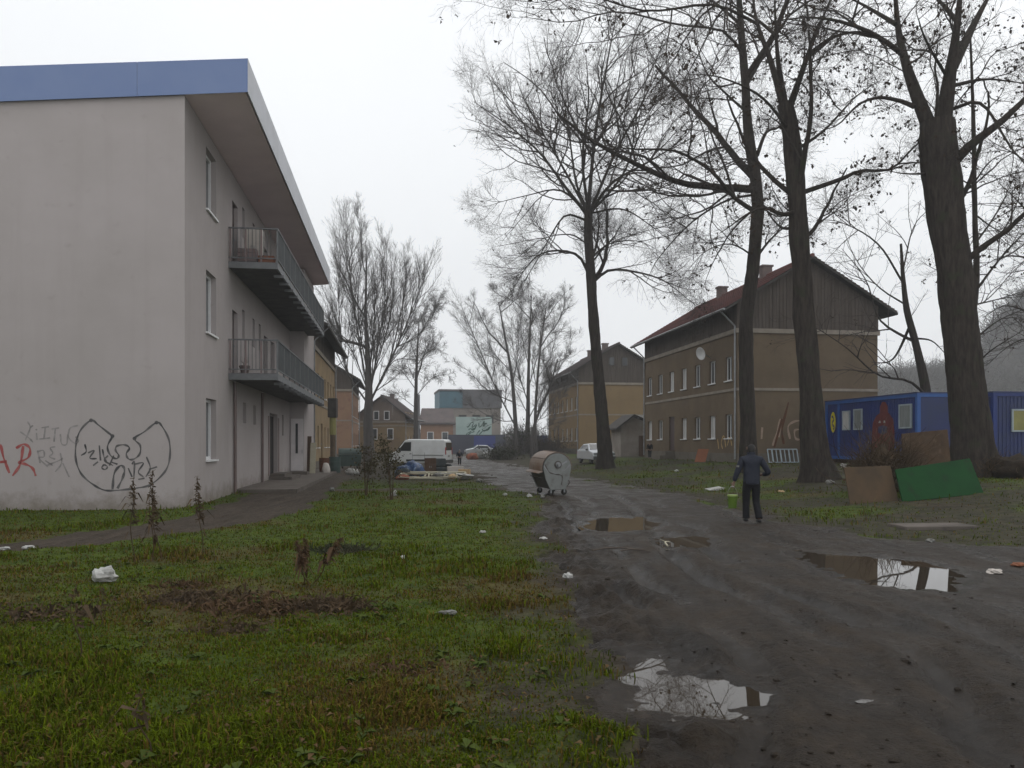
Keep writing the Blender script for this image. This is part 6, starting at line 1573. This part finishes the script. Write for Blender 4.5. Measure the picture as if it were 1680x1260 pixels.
x, y = gx(578, 44.0); lump('crumpled_sheet', 'white crumpled sheet on the ground near the left ochre house', 'sheet', (x, y, .02), (.75, .5, .3), 'litter_white', 37, 3, .7)

# ------------------------------------------------------------------ weeds and litter in the foreground
def weed(label, px, py, h, seed, lean=.1, heads=5, nst=2, spread=.16, m='weed_dead', group='tall dead weeds in the grass', r_=.008):
    x, d = gpt(px, py); g = G(x, d); rng = np.random.default_rng(seed)
    t = thing('weed', label, 'weed', (x, d, g - .02), 0, group)
    for s_ in range(nst):
        a = rng.uniform(0, 6.28); b = np.array([math.cos(a), math.sin(a), 0]) * spread * s_
        ld = np.array([rng.normal() * lean, rng.normal() * lean, 1.0]); hh = h * (1 if s_ == 0 else rng.uniform(.75, .98))
        pts = [b + ld * hh * f + np.array([.03 * math.sin(f * 7 + s_), .02 * math.cos(f * 5), 0]) for f in np.linspace(0, 1, 8)]
        MB().tube(pts, list(np.linspace(r_, r_ * .4, 8)), 5).build('stem', M[m], t)
        hb = MB()
        for q in range(heads * 16):          # seed head along the upper half
            f = rng.uniform(.45, 1.0); p = b + ld * hh * f; a = rng.uniform(0, 6.28); l_ = rng.uniform(.025, .10) * (1.5 - f)
            e = p + np.array([math.cos(a) * l_, math.sin(a) * l_, rng.uniform(-.06, .05)]); w_ = rng.uniform(.006, .018)
            hb.poly([p, p + np.array([w_, 0, w_]), e + np.array([0, w_, 0]), e - np.array([0, 0, w_])])
        for q in range(heads):               # withered leaves
            f = rng.uniform(.25, .8); p = b + ld * hh * f; a = rng.uniform(0, 6.28); u = np.array([math.cos(a), math.sin(a), 0]); l_ = rng.uniform(.10, .24)
            v_ = np.cross(u, [0, 0, 1]) * rng.uniform(.012, .03)
            m0, m1 = p + u * l_ * .5 + np.array([0, 0, .04]), p + u * l_ + np.array([0, 0, -.10])
            hb.poly([p - v_ * .3, m0 - v_, m0 + v_, p + v_ * .3]); hb.poly([m0 - v_, m1 - v_ * .2, m1 + v_ * .2, m0 + v_])
        hb.build('seed_head', M[m], t, kind='stuff')
    return t
weed('pair of tall dead weed stalks in front of the sprayed emblem', 248, 925, 1.32, 61, .07, 7, 3, .13)
weed('single tall dead weed stalk with drooping leaves left of the flats corner', 331, 912, 1.22, 62, .04, 8, 1)
weed('dead weed bent over in the middle of the grass', 512, 955, .62, 63, .30, 8, 3, .14, m='weed_brown')
weed('thin dead stalk at the lower left of the grass', 128, 1090, .62, 64, .05, 1, 1, r_=.006)
weed('short thin dead stalk next to the lower left one', 160, 1032, .35, 65, .2, 1, 2, r_=.005)
weed('fine dead stalk standing near the bottom edge of the grass', 240, 1245, .40, 66, .1, 1, 1, r_=.005)
def clump(label, px, py, wd, h, n, m, seed):
    x, d = gpt(px, py); g = G(x, d); rng = np.random.default_rng(seed)
    b = rng.normal(size=(n, 2)) * wd * .3; base = np.stack([b[:, 0], b[:, 1] * .7, np.zeros(n)], 1)
    D = rng.normal(size=(n, 3)) * np.array([1, 1, .4]); D[:, 2] = np.abs(D[:, 2]) + .35; D /= np.linalg.norm(D, axis=1, keepdims=True)
    l_ = h * rng.uniform(.4, 1.2, (n, 1)); s = np.cross(D, rng.normal(size=(n, 3))); s /= np.linalg.norm(s, axis=1, keepdims=True); s *= rng.uniform(.004, .014, (n, 1))
    mid = base + D * l_ * .6; tip = base + D * l_ + np.array([0, 0, -.3]) * l_
    V = np.stack([base - s * .5, base + s * .5, mid + s, tip, mid - s], 1).reshape(-1, 3)
    i = np.arange(n)[:, None] * 5
    Fq = np.concatenate([i + np.array([[0, 1, 2, 4]]), i + np.array([[4, 2, 3, 3]])])
    Ft = np.concatenate([i + np.array([[0, 1, 2]]), i + np.array([[0, 2, 4]]), i + np.array([[4, 2, 3]])])
    o = np_obj('dead_plants', V, Ft, M[m], kind='stuff', label=label); o.location = (x, d, g - .01); return o
for i, (px, py, wd, h, n) in enumerate(((330, 985, 1.0, .20, 700), (430, 1000, 1.1, .18, 650), (540, 1000, .6, .24, 700), (300, 960, .6, .16, 300), (60, 1010, .9, .16, 350), (700, 1100, .7, .09, 300), (395, 1030, .8, .14, 300))):
    clump('brown withered ground plants in the grass', px, py, wd, h, n, 'weed_brown' if i % 2 else 'weed_dead', 70 + i)
clump('dark green tuft of nettles in the grass', 558, 905, .7, .22, 800, 'ivy', 81)
def litter(label, px, py, size, m='litter_white', seed=1, flat=.5, name='plastic_bag', cat='litter', group=None):
    x, d = gpt(px, py); return lump(name, label, cat, (x, d, G(x, d) + .01), (size, size * .75, size * flat), m, seed, 3, .75, group=group, smooth=False)
litter('white plastic bag crumpled in the grass left of the dead weeds', 171, 957, .27, seed=201, flat=.6)
litter('small white scrap at the edge of the mud right of the grass', 932, 950, .14, seed=202)
litter('flat white scrap on the far left of the footpath', 47, 901, .20, seed=203, flat=.25)
litter('tiny white scrap at the far left edge of the footpath', 8, 903, .15, seed=204, flat=.3)
litter('white scrap on the grass near the dark nettles', 662, 917, .09, seed=205)
litter('pale flat scrap on the grass edge below the container', 892, 886, .16, seed=206, flat=.2)
litter('small pale scrap in the green grass below the shrubs', 792, 876, .10, seed=207)
litter('white scrap left of the wheels of the rubbish container', 869, 815, .18, seed=208)
litter('grey scrap under the rubbish container', 890, 818, .2, 'litter_grey', 209)
litter('tiny white scrap on the grass in front of the container', 828, 812, .15, seed=210)
litter('pale scrap at the curb of the grass below the shrub', 645, 815, .22, 'litter_grey', 211)
litter('pale scrap on the grass right of the shrub stem', 648, 808, .16, seed=212)
litter('reddish scrap at the right edge of the mud', 1672, 930, .16, 'terracotta', 213, .3)
litter('pinkish scrap at the right edge of the wide puddle', 1630, 942, .2, 'card_pale', 214, .3)
litter('pale scrap on the mud above the wide puddle', 1526, 890, .2, 'litter_grey', 215, .3)
litter('white scraps beside the roots of the knobbly tree', 1325, 800, .22, seed=216)
litter('pale crumpled scrap left of the leaning tan board', 1362, 808, .28, 'litter_grey', 217)
litter('white bag hanging in the weeds before the blue container', 1384, 790, .35, seed=218)
litter('tan scrap right of the walking person', 1281, 812, .22, 'cardboard', 219, .25)
litter('white scrap on the grass far left of the brown house', 1110, 782, .22, seed=220)
litter('white scrap at the right end of the pale footpath strip', 787, 792, .35, 'litter_grey', 221, .4)
litter('pale stone lying at the foot of the footpath', 544, 806, .22, 'litter_grey', 222, .6, name='stone', cat='stone')
litter('dull disc shaped stone in the middle of the grass', 735, 1008, .16, 'litter_grey', 223, .25, name='stone', cat='stone')
x, d = gpt(1170, 806); t = thing('board', 'white flat panel lying on the grass left of the walking person', 'board', (x, d, G(x, d) + .05), R(20)); t.rotation_euler = (R(6), R(-7), R(18))
MB().box(-.22, .36, -.2, .2, 0, .03).build('panel', M['litter_white'], t); MB().box(-.22, .36, -.22, -.203, -.01, .05).build('edge', M['litter_white'], t)
x, d = gpt(1530, 868); t = thing('slab', 'pale flat concrete slab lying in the grass right of the track', 'slab', (x, d, G(x, d) - .03), R(5))
MB().box(-.75, .75, -.35, .35, 0, .10).build('slab_body', M['concrete'], t, bevel=.02); MB().box(-.6, -.3, .36, .55, 0, .07).build('broken_piece', M['concrete'], t, bevel=.02)
for i, (px, py, L_, rz, lb) in enumerate(((1010, 905, .8, .3, 'curved stick lying in the mud by the brown puddle'), (1045, 908, .5, -.2, 'short dark stick beside the curved one'), (1095, 893, .6, 1.4, 'pale stick poking from the small far puddle'))):
    x, d = gpt(px, py); g = G(x, d) + .03
    o = MB().tube([(-L_ / 2, 0, 0), (-L_ / 5, .04, .03), (L_ / 5, .03, .02), (L_ / 2, -.05, .0)], [.014, .016, .013, .007], 6).tube([(L_ / 5, .03, .02), (L_ / 3, .12, .05)], [.008, .004], 5).build('stick', M['wood_pale' if i == 2 else 'wood_grey']); o.location = (x, d, g); o.rotation_euler.z = rz; tag(o, lb, 'stick', 'sticks in the mud')
# stones and clods of mud
rng = np.random.default_rng(77)
V, Fq = [], []
ico = [(0, 0, 1), (.89, 0, .45), (.28, .85, .45), (-.72, .53, .45), (-.72, -.53, .45), (.28, -.85, .45), (.72, .53, -.45), (-.28, .85, -.45), (-.89, 0, -.45), (-.28, -.85, -.45), (.72, -.53, -.45), (0, 0, -1)]
icf = np.array([(0, 1, 2), (0, 2, 3), (0, 3, 4), (0, 4, 5), (0, 5, 1), (1, 6, 2), (2, 7, 3), (3, 8, 4), (4, 9, 5), (5, 10, 1), (2, 6, 7), (3, 7, 8), (4, 8, 9), (5, 9, 10), (1, 10, 6), (11, 7, 6), (11, 8, 7), (11, 9, 8), (11, 10, 9), (11, 6, 10)])
N = 600
dd = 4 / (1 - .86 * rng.random(N)); xx = rng.uniform(-.1, 1.0, N) * dd * .9 + .2
keep = road_mask(xx, dd) > .25
xx, dd = xx[keep], dd[keep]; hz = height(xx, dd)
for P in PUDDLES:
    k_ = poly_sdf(xx, dd, P) > .05; xx, dd, hz = xx[k_], dd[k_], hz[k_]
n_ = len(xx); s = rng.gamma(1.5, .0055, n_) + .003
base = np.array(ico)[None] * (1 + rng.normal(size=(n_, 12, 1)) * .22) * s[:, None, None] * np.array([1.2, 1.2, .6])
V = base + np.stack([xx, dd, hz], 1)[:, None]
np_obj('mud_clods', V.reshape(-1, 3), (icf[None] + np.arange(n_)[:, None, None] * 12).reshape(-1, 3), MUD, kind='stuff', label='small clods and stones strewn over the muddy track')

# ------------------------------------------------------------------ grass
def grass(name, label, N, seed, xr, d0, d1, hscale, power=1.6):
    rng = np.random.default_rng(seed)
    u = rng.random(N); a = 1 - power
    dd = (d0 ** a + u * (d1 ** a - d0 ** a)) ** (1 / a)
    xx = rng.uniform(xr[0], xr[1], N) * dd + 0
    rm, pm, br, de = road_mask(xx, dd), path_mask(xx, dd), bare_of(xx, dd), dead_of(xx, dd)
    cl = fbm(xx, dd, 2.2, 3, 301)
    keep = (rng.random(N) > rm * 1.6) & (rng.random(N) > pm * 1.5) & (rng.random(N) > br * .93) & (rng.random(N) < .45 + 1.1 * sstep(.3, .6, cl))
    # not inside the flats
    loc = (xx - FC[0]) * CU + (dd - FC[1]) * SU, -(xx - FC[0]) * SU + (dd - FC[1]) * CU
    keep &= ~((loc[0] < .02) & (loc[1] > -.02)) & ~((loc[0] < 2.1) & (loc[1] > 6.4))
    xx, dd, de, cl = xx[keep], dd[keep], de[keep], cl[keep]; n = len(xx)
    z = height(xx, dd) - .008
    b = np.stack([xx, dd, z], 1)
    tall = sstep(.52, .75, fbm(xx, dd, 1.3, 3, 302))
    h = hscale * rng.gamma(6, .16, n) * (.7 + 1.3 * tall) * (.7 + .02 * dd)
    az = rng.uniform(0, 2 * np.pi, n); ln = rng.uniform(.2, 1.1, n)
    D = np.stack([np.cos(az), np.sin(az), np.zeros(n)], 1); Sd = np.stack([-np.sin(az), np.cos(az), np.zeros(n)], 1)
    wv = (.0026 + .00042 * dd) * rng.uniform(.7, 1.4, n)
    up = np.array([0, 0, 1.0])
    mid = b + up * (h * .6)[:, None] + D * (h * ln * .25)[:, None]; tip = b + up * (h * (1 - .35 * ln))[:, None] + D * (h * ln * .75)[:, None]
    V = np.stack([b - Sd * wv[:, None], b + Sd * wv[:, None], mid + Sd * wv[:, None] * .8, mid - Sd * wv[:, None] * .8, tip], 1).reshape(-1, 3)
    i = np.arange(n)[:, None] * 5
    Ft = np.concatenate([i + np.array([[0, 1, 2]]), i + np.array([[0, 2, 3]]), i + np.array([[3, 2, 4]])])
    o = np_obj(name, V, Ft, M['grass'], kind='stuff', label=label)
    green = np.array([.090, .120, .004]); deep = np.array([.035, .050, .002]); straw = np.array([.125, .085, .016])
    brown = np.array([.050, .030, .012])
    q = rng.random((n, 1)); c = deep + (green - deep) * q
    dm = (rng.random(n) < de * .8 + .22)[:, None]; c = np.where(dm, brown + (straw - brown) * rng.random((n, 1)), c)
    col = np.ones((n, 5, 4), np.float32); col[:, :, :3] = (c * rng.uniform(.8, 1.2, (n, 1)))[:, None]
    at_ = o.data.color_attributes.new('tint', 'FLOAT_COLOR', 'POINT'); at_.data.foreach_set('color', col.ravel())
    return o
M['grass'] = mat('grass', (1, 1, 1), None, rough=.9, spec=.04, attr='tint')
grass('grass', 'short wet grass with dead patches left of the track', 400000, 91, (-.78, .21), 3.2, 42, .048, 1.9)
grass('grass_bank', 'thin grass on the bank right of the track', 70000, 92, (.05, .8), 11, 60, .055, 1.7)

def flat_leaves(name, label, N, seed, xr, d0, d1, size, m, lift, per=1):
    rng = np.random.default_rng(seed); u = rng.random(N); dd = 1 / (1 / d0 + u * (1 / d1 - 1 / d0)); xx = rng.uniform(xr[0], xr[1], N) * dd
    loc = (xx - FC[0]) * CU + (dd - FC[1]) * SU, -(xx - FC[0]) * SU + (dd - FC[1]) * CU
    kp = ~((loc[0] < .05) & (loc[1] > -.05)) & (fbm(xx, dd, .8, 3, seed) > .42)
    kp &= road_mask(xx, dd) < .35
    if per > 1: kp &= (road_mask(xx, dd) < .2) & (path_mask(xx, dd) < .2)
    for P in PUDDLES: kp &= poly_sdf(xx, dd, P) > .05
    xx, dd = xx[kp], dd[kp]; xx, dd = np.repeat(xx, per), np.repeat(dd, per); n = len(xx)
    c = np.stack([xx, dd, height(xx, dd) + lift], 1)
    az = rng.uniform(0, 6.283, n); tl = rng.uniform(.05, .6, n); a = np.stack([np.cos(az) * np.cos(tl), np.sin(az) * np.cos(tl), np.sin(tl)], 1); b = np.stack([-np.sin(az), np.cos(az), rng.uniform(-.3, .3, n)], 1)
    sz = size * rng.uniform(.5, 1.2, (n, 1)); dip = np.array([0, 0, .25]) * sz
    V = np.stack([c, c + a * sz * .5 + b * sz * .3 + dip * .4, c + a * sz - dip, c + a * sz * .5 - b * sz * .3 + dip * .4], 1).reshape(-1, 3)
    i = np.arange(n)[:, None] * 4
    return np_obj(name, V, np.concatenate([i + np.array([[0, 1, 2]]), i + np.array([[0, 2, 3]])]), M[m], kind='stuff', label=label)
M['leaf_fallen'] = mat('leaf_fallen', (.075, .045, .020), (.13, .085, .04), 9, .85)
M['weed_green'] = mat('weed_green', (.040, .062, .010), (.065, .085, .016), 5, .8)
flat_leaves('fallen_leaves', 'brown fallen leaves lying in the grass', 1300, 401, (-.75, .62), 3.4, 26, .055, 'leaf_fallen', .045)
flat_leaves('ground_weeds', 'broad leaved green weeds among the grass', 170, 402, (-.75, .1), 3.4, 18, .085, 'weed_green', .02, 6)

# ------------------------------------------------------------------ haze
hz = MB().box(-420, 520, -8, 680, -6, 150).build('haze', None, kind='stuff')
hm = bpy.data.materials.new('haze'); hm.use_nodes = True; t_ = hm.node_tree; t_.nodes.clear()
ho = t_.nodes.new('ShaderNodeOutputMaterial'); hv = t_.nodes.new('ShaderNodeVolumePrincipled')
hv.inputs['Color'].default_value = (.93, .95, .97, 1); hv.inputs['Density'].default_value = .0008; hv.inputs['Anisotropy'].default_value = .2
t_.links.new(hv.outputs[0], ho.inputs['Volume']); hz.data.materials.append(hm); hz['label'] = 'pale winter mist over the whole street'
